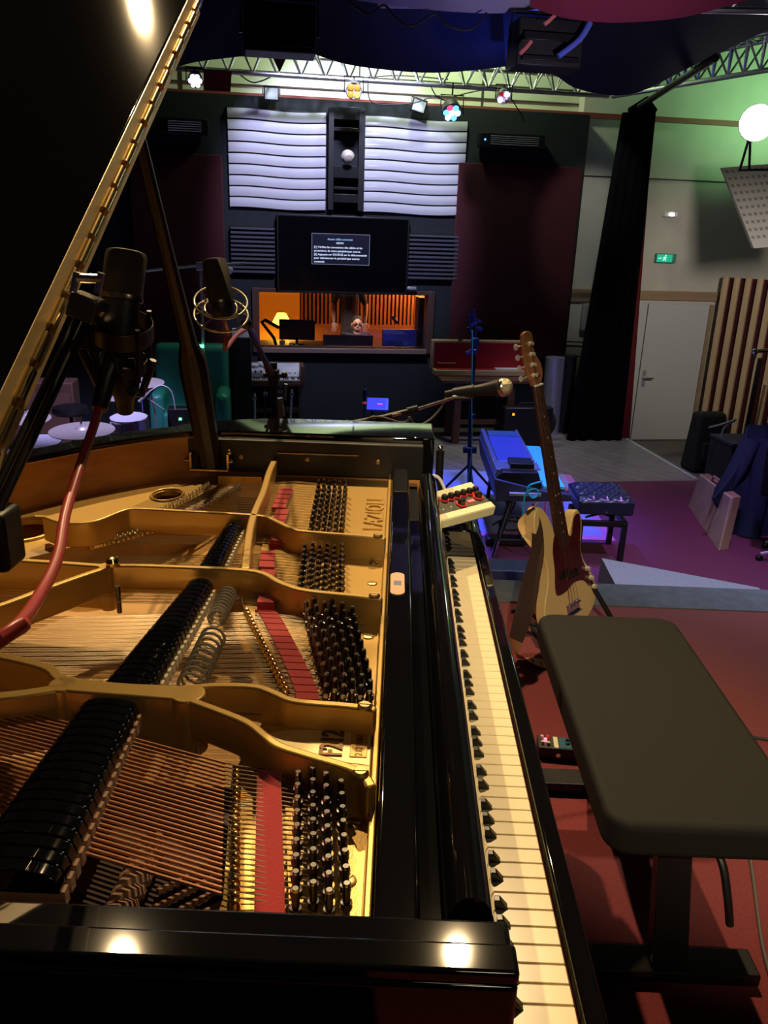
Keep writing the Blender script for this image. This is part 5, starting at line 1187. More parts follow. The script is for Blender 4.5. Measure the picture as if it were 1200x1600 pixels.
m2t = ony(334,406,.97); m2b = ony(348,480,.95)
m2, X2, L2_ = ribmic('studio_microphone', m2t, m2b, .0235, 'black studio microphone in a round wire mount over the far strings', .12, .8)
sm2 = thing('wire_shock_mount', ony(345,478,.95), 'round brass-toned wire shock mount holding the far studio microphone', 'microphone mount')
rc = ony(345,472,.95); X2r = dirm(rc, (.12,-.50,.8)); mw = mat('champagne_wire',(.50,.44,.30),.3,1)
part('outer_ring', MB(X2r).ring((0,0,0),.0465,.0018,40,8), mw, sm2); part('lower_ring', MB(X2r).ring((0,0,-.028),.048,.0018,40,8), mw, sm2); part('inner_ring', MB(X2r).ring((0,0,-.014),.029,.0018,30,8), mw, sm2)
for k in range(8):
    a = 2*math.pi*k/8; part('spoke', MB(X2r).tube([(.0465*math.cos(a),.0465*math.sin(a),0),(.029*math.cos(a+.25),.029*math.sin(a+.25),-.014),(.048*math.cos(a),.048*math.sin(a),-.028)],.0013,6), mw, sm2)
ms = thing('microphone_stand', Vec((-.54,1.62,0)), 'black microphone stand behind the piano rim, its arm reaching to the wire mount', 'microphone stand')
ce = ony(428,590,1.62); 
part('pole', MB().tube([Vec((ce.x,1.62,.02)), Vec((ce.x,1.62,.6)), Vec((ce.x,1.62,ce.z+.04))], [.012,.012,.009], 12), M['blackmetal'], ms)
part('boom', MB().tube([ce, ony(410,555,1.5), ony(392,520,1.3), ony(384,496,1.1), ony(372,490,1.0)], [.009,.007,.006,.005,.005], 10), M['blackmetal'], ms)
part('clutch', MB(Matrix.Translation(ce)).box((-.013,-.013,-.022),(.013,.013,.022)).tube([(-.028,0,.006),(.026,0,.006)],.006,10).ball((.028,0,.008),.009), M['black'], ms, bevel=.005)
part('elbow', MB().ball(ony(385,505,1.15),.013,10), M['black'], ms)
part('cable_clip', MB().tube([ony(436,622,1.62), ony(440,650,1.62)],.010,8).tube([ony(447,600,1.6), ony(444,625,1.6)],.005,8), M['nickel'], ms)
for k in range(3):
    a = 2*math.pi*k/3+.5; part('tripod_leg', MB().tube([Vec((ce.x,1.62,.12)), Vec((ce.x+.30*math.cos(a)*(1 if k else 1),1.62+.24*abs(math.sin(a)),.012))],.009,8), M['blackmetal'], ms)
cable([ony(350,498,.96), ony(356,520,1.0), ony(352,545,1.02), ony(372,522,1.2), ony(392,515,1.4), ony(405,540,1.6), ony(420,590,1.65), ony(437,640,1.66), ony(436,680,1.66), Vec((-.52,1.68,.3)), Vec((-.4,1.8,.01))], .0045, 'red-brown cable following the arm of the far microphone stand', mat('wine_cable',(.20,.03,.03),.4), sides=8)

# vocal microphone on a boom
vb = ony(787,605,1.75); vd = (ony(715,614,1.80)-vb).normalized()
vm = thing('vocal_microphone', vb, 'silver ball-grille vocal microphone pointing right behind the keyboard', 'microphone')
Xv = dirm(vb, -vd)
part('grille', MB(Xv).ball((0,0,0),.0262,20), mat('champagne_mesh',(.55,.50,.33),.35,.9,bump=1.0,bscale=900), vm, ang=80)
part('band', MB(Xv).lathe([(.0255,-.010),(.0270,-.006),(.0270,.000),(.0255,.003)],24), M['nickel'], vm)
part('handle', MB(Xv).lathe([(.0255,-.012),(.021,-.035),(.0175,-.06),(.0115,-.165),(.0105,-.175)],24), M['black'], vm)
va = ony(707,622,1.78)
vs_ = thing('boom_stand', Vec((ony(478,672,1.60).x,1.60,0)), 'black boom stand behind the piano carrying the silver vocal microphone', 'microphone stand')
part('mic_clip', MB().tube([vb+vd*.085, vb+vd*.15],[.019,.016],14).tube([vb+vd*.10+Vec((0,0,-.018)), va],.008,8), M['black'], vs_)
part('boom_tip', MB().tube([va, ony(640,643,1.72), ony(612,650,1.68)],.0045,10), M['nickel'], vs_)
part('boom', MB().tube([ony(650,640,1.73), ony(600,653,1.68), ony(476,676,1.60)],[.0085,.010,.010],12), M['black'], vs_)
part('boom_collar', MB().tube([ony(652,639,1.73), ony(636,643,1.72)],.012,12), M['blackmetal'], vs_); part('boom_clutch', MB().tube([ony(545,663,1.63), ony(525,667,1.62)],.014,12), M['blackmetal'], vs_)
bx_ = ony(535,668,1.60)
part('pole', MB().tube([Vec((bx_.x,1.60,.02)), Vec((bx_.x,1.60,bx_.z))],.010,12), M['black'], vs_); part('base', MB().lathe([(.13,0),(.13,.014),(.03,.022)],28,Matrix.Translation((bx_.x,1.62,0))), M['black'], vs_)
cable([vb+vd*.175, ony(695,628,1.80), ony(680,648,1.80), ony(662,662,1.78), ony(648,663,1.66), ony(640,652,1.64), ony(630,660,1.64), ony(560,672,1.64), Vec((bx_.x,1.66,.5)), Vec((bx_.x-.1,1.7,.01))], .0032, 'thin cable hanging in a loop under the vocal microphone boom', mat('olive_cable',(.10,.09,.07),.4))
# short black stand tube at the corner of the piano
pz = ony(688,703,1.75)
sp_ = thing('keyboard_stand_tube', Vec((pz.x,1.75,0)), 'short black stand tube with a small knob beside the far corner of the piano', 'stand')
part('tube', MB().tube([Vec((pz.x+.01,1.75,.01)), pz], .0115, 14), M['black'], sp_); part('knob', MB().ball(pz+Vec((0,0,.006)),.008), M['nickel'], sp_); part('foot', MB().lathe([(.10,0),(.10,.012),(.02,.02)],24,Matrix.Translation((pz.x+.01,1.75,0))), M['black'], sp_)

# ================================================================== DOWN IN THE HALL
# rug, wedge, flat case in front of the stage
a = onz(675,736,FZ); b = onz(958,852,FZ); c = onz(830,837,FZ)
solo('blue_rug', MB().box((a.x-.4,c.y,FZ+.015),(onz(876,738,FZ).x,a.y,FZ+.022)), mat('grey_blue_rug',(.28,.30,.50),.95,bump=.4,bscale=200), 'flat grey-blue rug under the electric piano', 'rug')
solo('rug_border', MB().box((a.x-.4,c.y-.10,FZ+.0145),(onz(876,738,FZ).x+.08,a.y,FZ+.0215)), mat('pink_rug_border',(.55,.16,.40),.95), 'pink edge strip of a lower rug showing along the grey-blue rug', 'rug')
z1 = -.62
wa, wb_, wc_ = onz(940,872,z1), onz(1185,918,z1-.05), onz(962,914,z1)
wd_ = Vec((wb_.x, wc_.y-.9, z1-.05)); we = Vec((wc_.x-.12, wc_.y-.9, z1))
bot = lambda p: Vec((p.x,p.y,FZ))
lw = onz(922,914,z1-.25)
mb = MB(); tops = [wa, wc_, we, wd_, wb_]; nn = 5
mb.add(tops+[bot(wa)+Vec((-.02,0,0)), bot(lw), bot(we), bot(wd_), bot(wb_)], [(0,1,2,3,4)]+[(i,(i+1)%5,5+(i+1)%5,5+i) for i in range(5)]+[(9,8,7,6,5)])
solo('wedge_riser', mb, M['speckle'], 'speckled lavender-grey wedge-shaped block just beyond the stage edge', 'block', smooth=False)
sa_, sb_ = onz(742,871,-.80), onz(836,893,-.80)
t = thing('flat_flight_case', Vec(((sa_.x+sb_.x)/2,(sa_.y+sb_.y)/2,FZ+.015)), 'flat black case with a blue-lit top just beyond the stage edge, left of the strap', 'case')
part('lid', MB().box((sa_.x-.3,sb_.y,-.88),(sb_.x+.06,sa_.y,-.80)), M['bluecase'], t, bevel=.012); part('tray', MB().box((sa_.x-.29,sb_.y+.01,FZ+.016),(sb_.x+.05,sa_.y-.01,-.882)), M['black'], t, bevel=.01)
# electric piano with its lid open
ey0, ey1 = 5.9, 7.4
def E3(px, py): return ony(px, py, ey0)
pA, pB, pC, pD, pE = E3(775,784), E3(773,748), E3(850,767), E3(893,773), E3(893,784)
ep = thing('electric_piano', Vec(((pA.x+pE.x)/2,(ey0+ey1)/2,FZ+.022)), 'blue-lit electric piano with its top open on chrome-ended legs', 'electric piano')
YX = Matrix(((1,0,0,0),(0,0,1,0),(0,1,0,0),(0,0,0,1)))
prof = [(p.x,p.z) for p in (pA,pB,pC,pD,pE)]
sk_ = -.0  # runs parallel to the grand
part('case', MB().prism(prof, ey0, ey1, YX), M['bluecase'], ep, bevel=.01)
pR = E3(848,744); zt = E3(785,742).z; x0e, x1e = E3(780,742).x, E3(848,742).x
part('harp_tray', MB().prism([(x0e,pB.z-.03),(x0e,pB.z+.02),(x0e+.04,zt+.015),(x1e-.03,zt+.02),(x1e+.01,pC.z+.03),(x1e,pC.z-.02)], ey0+.03, ey1-.03, YX), M['black'], ep, bevel=.006)
tz = zt+.028
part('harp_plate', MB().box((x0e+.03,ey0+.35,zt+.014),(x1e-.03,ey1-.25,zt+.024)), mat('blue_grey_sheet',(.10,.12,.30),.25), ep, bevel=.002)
part('rail', MB().box((x0e-.02,ey0+.05,pB.z),(x0e+.02,ey1,zt+.035)), mat('silver_trim',(.45,.50,.65),.3,.8), ep, bevel=.004); part('rail', MB().box((x1e-.035,ey0+.35,zt+.0),(x1e-.015,ey1,zt+.04)), mat('silver_trim2',(.45,.50,.65),.3,.8), ep, bevel=.004)
mb = MB()
for k in range(14): mb.box((x0e+.04,ey1-.24+.014*k,zt+.02),(x1e-.02,ey1-.232+.014*k,zt+.032))
part('tone_bars', mb, mat('iridescent_bars',(.35,.62,.70),.25,.7), ep)
mb = MB()
for k in range(7): mb.box((x0e+.02,ey0+.10+.035*k,zt+.02),(x1e+.0,ey0+.115+.035*k,zt+.030))
part('front_bars', mb, mat('white_bars',(.65,.68,.85),.3,.6), ep)
part('black_box', MB().box((x0e+.10,ey0+.09,zt+.03),(x0e+.30,ey0+.30,zt+.075)), M['black'], ep, bevel=.005)
kb_ = E3(862,768); 
mb = MB(); kx0 = x1e+.03; kx1 = pD.x-.045
for k in range(40):
    y = ey0+.06+k*(ey1-ey0-.14)/40; mb.box((kx0,y,pC.z-.0),(kx1,y+(ey1-ey0-.14)/40-.004,pC.z+.022))
part('keys', mb, mat('cyan_lit_keys',(.12,.85,.75),.4), ep)  # cyan light on the keys is painted into their colour
part('red_rail', MB().box((kx1+.01,ey0+.05,pD.z),(kx1+.03,ey1-.05,pD.z+.02)), M['redfelt'], ep)
part('end_handle', MB().box((E3(795,770).x,ey0-.03,E3(795,773).z),(E3(845,770).x,ey0,E3(795,768).z)), M['silver'], ep, bevel=.004)
for (ax0, ay0, bx0_, by0_) in ((.06,.06,-.06,-.22),(.10,.12,.02,.05),(.06,-.10,-.06,.16),):
    pass
def eleg(px0, py0, px1, py1, yt, yb):
    a = ony(px0,py0,yt); b = onz(px1,py1,FZ+.03); part('leg', MB().tube([a, a.lerp(b,.62)],.022,10), M['blackmetal'], ep); part('leg_tip', MB().tube([a.lerp(b,.62), b],.018,10), M['chrome'], ep)
eleg(798,783,770,868,ey0+.1,0)
a = Vec((pE.x-.12,ey0+.1,pE.z)); part('leg', MB().tube([a, Vec((a.x+.08,ey0-.15,FZ+.02))],.02,10), M['blackmetal'], ep)
for x_ in (pA.x+.12,pE.x-.12): part('leg', MB().tube([Vec((x_,ey1-.15,pA.z)), Vec((x_,ey1+.05,FZ+.02))],.02,10), M['blackmetal'], ep)
part('brace', MB().tube([ony(797,800,ey0+.15), Vec((pA.x+.12,ey1-.3,pA.z-.05))],.012,8).tube([ony(805,785,ey0+.15), ony(778,845,ey0-.05)],.010,8), M['blackmetal'], ep)
cable([ony(a,b,ey0-.04) for a,b in ((848,752),(828,758),(824,768),(832,778),(842,772),(836,764),(822,770),(818,790),(816,840))], .008, 'turquoise cable curling at the end of the electric piano', mat('turquoise_cable',(.02,.65,.55),.4))
cable([ony(a,b,ey0-.06) for a,b in ((852,784),(850,810),(845,830),(846,870))], .006, 'magenta cable hanging from the electric piano', mat('magenta_cable',(.5,.02,.3),.4))
cable([onz(a,b,FZ+.03) for a,b in ((770,820),(785,812),(805,808),(825,815),(815,826),(790,828),(780,818),(800,814),(822,822),(835,835))], .008, 'coil of black cable on the rug under the electric piano')
cable([onz(a,b,FZ+.03) for a,b in ((820,885),(838,868),(850,852),(842,842))], .008, 'black cable on the floor in front of the electric piano pedal')
pc = onz(785,848,FZ+.03)
t = thing('sustain_pedal', pc, 'low black pedal board on the purple floor below the electric piano', 'pedal'); part('base', MB().cbox(pc+Vec((.02,0,.03)),(.34,.13,.06)), M['black'], t, bevel=.01); part('treadle', MB().cbox(pc+Vec((.22,0,.04)),(.12,.05,.02)), M['silver'], t, bevel=.005)
# tufted bench
by0 = 5.8
q0, q1 = ony(903,808,by0), ony(990,808,by0); zs_ = ony(950,780,by0).z; y1b = by0+.50
tb = thing('tufted_bench', Vec(((q0.x+q1.x)/2,by0+.25,FZ+.014)), 'blue-black button-tufted leather bench on the purple carpet', 'bench')
W0, W1 = q0.x, q1.x
def tuft(s_, t_):
    x = W0+(W1-W0)*s_; y = by0+(y1b-by0)*t_
    e = min(1, 9*min(s_,1-s_))*min(1, 9*min(t_,1-t_)); 
    b = abs(math.sin(math.pi*(s_*4+t_*3)))*abs(math.sin(math.pi*(s_*4-t_*3)))
    return Vec((x, y, zs_-.03*(1-math.sqrt(max(0,e)))+.016*b*e))
zb_ = ony(950,806,by0).z
part('seat_top', MB().grid(tuft, 64, 52, .01), M['leather'], tb, ang=80)
part('seat_box', MB().box((W0,by0,zb_),(W1,y1b,zs_-.022)), M['leather'], tb, bevel=.02, seg=3)
mb = MB()
for i in range(1,5):
    for j in range(1,4): pass
for i in range(4):
    for j in range(4):
        s_ = (i+.5+(.5 if j % 2 else 0))/4.5; mb.ball(Vec((W0+(W1-W0)*min(.93,s_), by0+(y1b-by0)*(j+.5)/4, zs_+.004)),.006,8)
part('button', mb, M['leather'], tb, kind='stuff')
fz1 = zb_-.09
for x_, y_ in ((W0+.04,by0+.05),(W1-.05,by0+.05),(W0+.04,y1b-.05),(W1-.05,y1b-.05)): part('leg', MB().box((x_-.022,y_-.022,FZ+.014),(x_+.022,y_+.022,fz1+.02)), M['black'], tb, bevel=.003)
part('apron', MB().box((W0+.02,by0+.03,fz1-.02),(W1-.03,by0+.06,fz1+.03)).box((W0+.02,y1b-.06,fz1-.02),(W1-.03,y1b-.03,fz1+.03)).box((W0+.02,by0+.03,fz1-.02),(W0+.05,y1b-.03,fz1+.03)).box((W1-.06,by0+.03,fz1-.02),(W1-.03,y1b-.03,fz1+.03)), M['black'], tb, bevel=.003)
part('scissor_lift', MB().tube([(W0+.10,by0+.15,fz1+.02),(W1-.12,by0+.15,zb_)],.010,8).tube([(W1-.12,by0+.18,fz1+.02),(W0+.10,by0+.18,zb_)],.010,8), M['blackmetal'], tb)
part('adjust_knob', MB().lathe([(.018,0),(.02,.02),(.015,.03)],14,dirm((W1,by0+.2,zb_+.03),(1,0,0))), M['black'], tb)
part('nameplate', MB().lathe([(.010,0),(.010,.003)],12,dirm(((W0+W1)/2,by0,zb_+.03),(0,-1,0))), M['nickel'], tb)
# tall stand with clamps
sb0 = onz(733,772,FZ+.02)
sv = uvz(sb0).y
ts = thing('tall_clamp_stand', sb0, 'tall black stand topped by a cluster of clamps before the red lined case', 'stand')
part('pole', MB().tube([Vec((sb0.x,sb0.y,FZ+.06)), onv(735,640,sv), onv(741,560,sv)], [.026,.022,.018], 12), M['blackmetal'], ts)
part('upper_pole', MB().tube([onv(741,575,sv), onv(744,510,sv)], .014, 12), M['blackmetal'], ts)
for a in (200, 330, 80): part('tripod_leg', MB().tube([onv(734,725,sv), Vec((sb0.x+.36*math.cos(R_(a)),sb0.y+.36*math.sin(R_(a)),FZ+.035))], .014, 8), M['blackmetal'], ts)
for q_, d_ in ((onv(734,703,sv),(.14,.06,.06)),(onv(742,535,sv),(.08,.05,.09)),(onv(738,650,sv),(.06,.05,.05))): part('collar', MB().cbox(q_,d_), M['blackmetal'], ts, bevel=.006)
cl = mat('bluish_clamp',(.05,.05,.09),.25,.8)
for (a, b, c2_, d_) in ((740,483,740,506),(734,492,735,512),(733,508,745,505),(744,500,752,503),(732,511,735,520),(745,512,753,515),(728,552,742,546)):
    part('clamp', MB().tube([onv(a,b,sv), onv(c2_,d_,sv)], .018 if a != 744 else .010, 8), cl, ts)
part('wing_nut', MB().ball(onv(742,549,sv-.05),.03,10), cl, ts)
cable([onv(a,b,sv-.06) for a,b in ((738,516),(738,560),(737,620),(737,700),(730,760))], .006, 'thin turquoise cable running down the tall clamp stand', mat('teal_cable',(.03,.25,.08),.4))
# small blue-lit mixer on a stand, dark microphone beside it
mz = onv(590,632,7.5)
t = thing('tablet_mixer', Vec((mz.x,mz.y,FZ)), 'small blue-lit tablet on a thin stand behind the piano, below the control room window', 'mixer')
XX = Matrix.Translation(mz) @ Matrix.Rotation(R_(38),4,'X')
part('casing', MB(XX).box((-.11,-.08,-.012),(.11,.08,.012)), mat('tablet_shell',(.25,.28,.60),.4), t, bevel=.006); part('screen', MB(XX).box((-.085,-.06,.012),(.08,.06,.0135)), mat('tablet_screen',(.04,.05,.3),.2,emit=(.10,.10,.8),estr=.6), t)
part('red_indicator', MB(XX).box((.0,-.01,.0135),(.05,.002,.0145)), mat('red_indicator_mat',(.8,.1,.2),.4,emit=(1,.1,.3),estr=1.2), t); part('pole', MB().tube([mz+Vec((-.05,0,-.01)), Vec((mz.x-.06,mz.y,FZ+.02))],.012,8), M['blackmetal'], t); part('base', MB().lathe([(.14,0),(.14,.012),(.03,.02)],24,Matrix.Translation((mz.x-.06,mz.y,FZ))), M['black'], t)
mk = onv(570,617,7.45)
t = thing('gooseneck_microphone', Vec((mk.x,mk.y,FZ)), 'thin black microphone with a red ring standing left of the blue-lit tablet', 'microphone'); part('body', MB().lathe([(.012,-.07),(.020,-.05),(.022,.05),(.012,.06)],12,Matrix.Translation(mk)), M['blackmetal'], t); part('red_ring', MB().lathe([(.02,-.09),(.022,-.075),(.018,-.07)],12,Matrix.Translation(mk)), M['redknob'], t); part('pole', MB().tube([mk+Vec((0,0,-.08)), Vec((mk.x,mk.y,FZ+.01))],.009,8), M['blackmetal'], t); part('base', MB().lathe([(.10,0),(.10,.012),(.03,.02)],24,Matrix.Translation((mk.x,mk.y,FZ))), M['black'], t)
# synthesizer in a wooden case on a stand
OV = 10.0
a = room_v(377,572,OV); b = room_v(476,604,OV); bb = room_v(385,655,OV+.0)
og = thing('wooden_synthesizer', rm((a.x+b.x)/2,OV+.2,FZ), 'vintage synthesizer in a brown wooden case on a black stand left of the window', 'synthesizer')
part('case', MB(ROOM).box((a.x,OV,b.z),(b.x,OV+.38,b.z+.04)).box((a.x,OV,b.z),(a.x+.05,OV+.38,a.z)).box((b.x-.05,OV,b.z),(b.x,OV+.38,a.z)).box((a.x,OV+.34,b.z),(b.x,OV+.38,a.z)).box((a.x+.05,OV,b.z+.04),(b.x-.05,OV+.02,b.z+.07)), M['brownwood'], og, bevel=.004)
part('control_panel', MB(ROOM).hexa([(a.x+.05,OV+.12,b.z+.09),(b.x-.05,OV+.12,b.z+.09),(b.x-.05,OV+.34,b.z+.09),(a.x+.05,OV+.34,b.z+.09)],[(a.x+.05,OV+.12,b.z+.11),(b.x-.05,OV+.12,b.z+.11),(b.x-.05,OV+.34,a.z-.01),(a.x+.05,OV+.34,a.z-.01)]), M['silver'], og)
for k in range(10): part('knob', MB(ROOM).lathe([(.014,0),(.012,.02)],10,dirm(Vec((a.x+.10+k*.075,OV+.17,b.z+.16)),Vec((0,-1,.6)))), M['white'] if k > 5 else M['ebony'], og)
mb = MB(ROOM)
for k in range(26): u = a.x+.055+k*(b.x-a.x-.11)/26; mb.box((u,OV+.02,b.z+.05),(u+(b.x-a.x-.11)/26-.003,OV+.12,b.z+.085))
part('keys', mb, M['white'], og)
mb = MB(ROOM)
for k in range(25):
    if k % 7 in (2,6): continue
    u = a.x+.055+(k+.72)*(b.x-a.x-.11)/26; mb.box((u,OV+.05,b.z+.085),(u+.018,OV+.12,b.z+.10))
part('black_keys', mb, M['ebony'], og)
for u in (a.x+.04,b.x-.07): part('stand_leg', MB(ROOM).box((u,OV+.05,FZ),(u+.035,OV+.09,b.z)).box((u,OV+.28,FZ),(u+.035,OV+.32,b.z)), mat('grey_steel',(.10,.10,.11),.4,.6), og)
part('stand_shelf', MB(ROOM).box((a.x+.05,OV+.06,b.z-.36),(b.x-.05,OV+.30,b.z-.30)), M['brownwood'], og, bevel=.003)
cu_ = onv(405,572,OV+.1)
solo('crumpled_paper', MB().ball(cu_+Vec((-.06,0,.0)),(.07,.05,.035),9).ball(cu_+Vec((.02,.02,.02)),(.06,.05,.045),7).ball(cu_+Vec((.09,0,-.0)),(.07,.05,.03),8), M['paper'], 'crumpled pale cloth lying on the left half of the wooden synthesizer', 'cloth', smooth=False)
for k, (px, dx) in enumerate(((398,0),(412,3),(425,2),(440,-2),(452,4))):
    p_ = onv(px,660,OV-.4); t = thing('small_stand', Vec((p_.x,p_.y,FZ)), ('leftmost of the five small stands before the wooden synthesizer','second from the left of the small stands before the synthesizer','middle of the five small stands before the wooden synthesizer','second from the right of the small stands before the synthesizer','rightmost of the five small stands before the wooden synthesizer')[k], 'stand')
    part('upright', MB().tube([Vec((p_.x,p_.y,FZ+.01)), onv(px+dx,615-(k*7)%11,OV-.4)],.014,8), M['blackmetal'] if k % 2 else M['silver'], t); part('foot', MB().cbox(Vec((p_.x,p_.y,FZ+.02)),(.14,.12,.03)), M['blackmetal'], t, bevel=.005)
    part('clamp', MB().cbox(onv(px+dx,622-(k*7)%11,OV-.4),(.05,.04,.04)), M['chrome'], t, bevel=.006)
# black loudspeaker between armchair and synthesizer
a = room_v(362,527,10.0); b = room_v(392,640,10.0)
t = thing('tall_black_cabinet', rm((a.x+b.x)/2,10.15,FZ), 'tall black cabinet between the green armchair and the synthesizer', 'cabinet'); part('cabinet', MB(ROOM).box((a.x,10.0,FZ),(b.x+.02,10.35,a.z)), M['black'], t, bevel=.01); part('front_cloth', MB(ROOM).box((a.x+.03,9.992,FZ+.1),(b.x-.01,10.0,a.z-.05)), M['blackm'], t)
p_ = onv(375,520,10.1); solo('white_device', MB(Matrix.Translation(p_) @ ROOM).box((-.10,-.08,-.055),(.11,.08,.05)), M['white'], 'small pale device on top of the tall black cabinet', 'device', bevel=.01, frame=ROOM)
# green leather armchair
AV = 9.3
a = room_v(230,548,AV); b = room_v(357,665,AV)
ga = thing('green_armchair', rm((a.x+b.x)/2,AV+.4,FZ), 'green leather armchair behind the drum kit', 'armchair')
u0, u1 = a.x, b.x; zt_ = a.z
part('backrest', MB(ROOM).box((u0,AV+.55,FZ+.25),(u1,AV+.82,zt_)), M['green_leather'], ga, bevel=.08, seg=5)
part('seat', MB(ROOM).box((u0+.12,AV,FZ+.18),(u1-.12,AV+.6,FZ+.45)), M['green_leather'], ga, bevel=.05, seg=4)
for q_ in (u0-.02,u1-.15): part('armrest', MB(ROOM).box((q_,AV-.02,FZ+.1),(q_+.17,AV+.62,FZ+.68)), M['green_leather'], ga, bevel=.07, seg=5)
part('base', MB(ROOM).box((u0+.02,AV+.02,FZ+.02),(u1-.02,AV+.8,FZ+.18)), M['green_leather'], ga, bevel=.02)
for q_ in (u0+.06,u1-.08): part('foot', MB(ROOM).box((q_-.03,AV+.05,FZ),(q_+.03,AV+.11,FZ+.03)), M['black'], ga)
# brown amplifier at far left
a = room_v(52,598,9.2); b = room_v(118,655,9.2)
t = thing('brown_amplifier', rm((a.x+b.x)/2,9.4,FZ), 'brown amplifier cabinet at the far left behind the boom arm', 'amplifier'); part('cabinet', MB(ROOM).box((a.x-.3,9.2,FZ),(b.x,9.55,a.z)), mat('brown_tolex',(.10,.045,.03),.7), t, bevel=.015); part('grille_cloth', MB(ROOM).box((a.x-.26,9.19,FZ+.08),(b.x-.04,9.2,a.z-.12)), mat('grille_brown',(.13,.06,.04),.9), t); part('pilot', MB(ROOM).box((b.x-.15,9.185,a.z-.07),(b.x-.13,9.19,a.z-.05)), M['white'], t)
# drums
def stand_leg3(t, base, h, r_, n0=0): 
    for k in range(3):
        an = n0+2*math.pi*k/3; part('tripod_leg', MB().tube([base+Vec((0,0,h)), base+Vec((r_*math.cos(an),r_*math.sin(an),.015))],.011,8), M['chrome'], t)
def cymbal(px, py, v, R0, label, tilt=(0,0), hat=False):
    c = onv(px,py,v); base = Vec((c.x,c.y,FZ)); t = thing('cymbal', base, label, 'cymbal')
    X0 = Matrix.Translation(c) @ Matrix.Rotation(R_(tilt[0]),4,'X') @ Matrix.Rotation(R_(tilt[1]),4,'Y')
    part('plate', MB(X0).lathe([(R0,-.002),(R0*.6,.010),(R0*.22,.018),(R0*.18,.030),(R0*.08,.042),(.006,.044),(.006,.040),(R0*.08,.038),(R0*.18,.026),(R0*.22,.014),(R0*.6,.006),(R0,-.004)],48), M['cymbal'], t)
    if hat: part('plate', MB(X0).lathe([(R0,-.012),(R0*.6,-.024),(R0*.2,-.03),(.006,-.05)],48), M['cymbal'], t)
    part('wing_nut', MB(X0).lathe([(.010,.045),(.014,.055),(.008,.08)],10), M['chrome'], t)
    part('pole', MB().tube([base+Vec((0,0,.1)), c+Vec((0,0,.05))],.011,10), M['chrome'], t); stand_leg3(t, base, .45, .28, .5)
cymbal(219,598,8.3,.25,'right of the drum kit cymbals, lying flat in front of the green armchair',(4,0))
cymbal(183,619,8.2,.20,'pair of hi-hat cymbals just left of the right cymbal',(3,0),True)
cymbal(128,672,7.3,.30,'largest and nearest cymbal, just above the piano rim at the left',(3,0))
cymbal(42,652,7.6,.22,'pale cymbal at the far left edge behind the boom arm',(6,4))
def drum(px, py, v, R0, h, label, mt, name='snare_drum'):
    c = onv(px,py,v); t = thing(name, Vec((c.x,c.y,FZ)), label, 'drum'); X0 = Matrix.Translation(c) @ Matrix.Rotation(R_(5),4,'X')
    part('shell', MB(X0).lathe([(R0,-h),(R0,-.005)],40), mt, t); part('head', MB(X0).lathe([(R0*.99,-.004),(R0*.99,.002),(.01,.003)],40), M['drumhead'], t)
    for z in (0,-h): part('hoop', MB(X0).ring((0,0,z),R0+.006,.008,40,8), M['chrome'], t)
    for k in range(8):
        an = 2*math.pi*k/8; part('lug', MB(X0).tube([((R0+.012)*math.cos(an),(R0+.012)*math.sin(an),-.01),((R0+.012)*math.cos(an),(R0+.012)*math.sin(an),-h+.01)],.007,8), M['chrome'], t)
    base = Vec((c.x,c.y,FZ)); part('stand_pole', MB().tube([base+Vec((0,0,.1)), c+Vec((0,0,-h))],.012,8), M['chrome'], t); stand_leg3(t, base, .35, .25)
drum(201,652,7.6,.178,.14,'chrome snare drum right of the largest cymbal',M['drumshell'])
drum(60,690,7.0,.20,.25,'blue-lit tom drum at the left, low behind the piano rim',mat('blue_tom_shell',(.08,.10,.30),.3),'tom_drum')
p_ = onv(110,640,8.4)
solo('drum_throne', MB().lathe([(.17,-.05),(.19,-.02),(.18,.03),(.12,.045)],28,Matrix.Translation(p_)).tube([p_,Vec((p_.x,p_.y,FZ+.02))],.02,8).lathe([(.16,0),(.16,.02),(.03,.04)],20,Matrix.Translation((p_.x,p_.y,FZ))), M['black'], 'black round drum stool behind the largest cymbal', 'stool')
# microphones at the drums
c = onv(228,622,7.9); e_ = onv(248,603,7.95)
t = thing('drum_microphone', Vec((onv(242,640,8.0).x,onv(242,640,8.0).y,FZ)), 'small silver microphone on a stand pointing at the snare drum', 'microphone')
part('body', MB().tube([onv(217,628,7.9), onv(236,610,7.93)],[.018,.012],12), M['silver'], t); part('cable', MB().tube(spline([onv(236,610,7.93), onv(252,602,7.95), onv(268,612,7.97), onv(274,640,8.0)],5),.007,6), M['white'], t)
part('stand', MB().tube([onv(236,617,7.95), onv(242,640,8.0), Vec((onv(242,640,8.0).x,onv(242,640,8.0).y,FZ+.01))],.012,8).tube([onv(230,622,7.95), onv(256,640,7.95)],.008,6), M['silver'], t)
p_ = onv(318,600,9.0); bs_ = Vec((p_.x,p_.y,FZ))
t = thing('overhead_stand', bs_, 'tall silver overhead stand with a horizontal boom and white ball, right of the lid prop', 'microphone stand')
part('pole', MB().tube([bs_+Vec((0,0,.05)), onv(317,530,9.0), onv(313,418,9.0)],[.020,.018,.014],10), M['silver'], t); part('boom', MB().tube([onv(222,424,9.0), onv(313,415,9.0), onv(383,411,9.0)],.014,10), M['silver'], t)
part('clutch', MB().cbox(onv(312,416,9.0),(.07,.07,.09)), M['silver'], t, bevel=.008); part('ball_microphone', MB().ball(onv(358,422,9.0),.045,14), M['ledwhite'] if False else mat('pale_ball',(.75,.78,.85),.5), t); part('green_light', MB().cbox(onv(315,541,8.95),(.05,.02,.03)), M['greenled'], t)
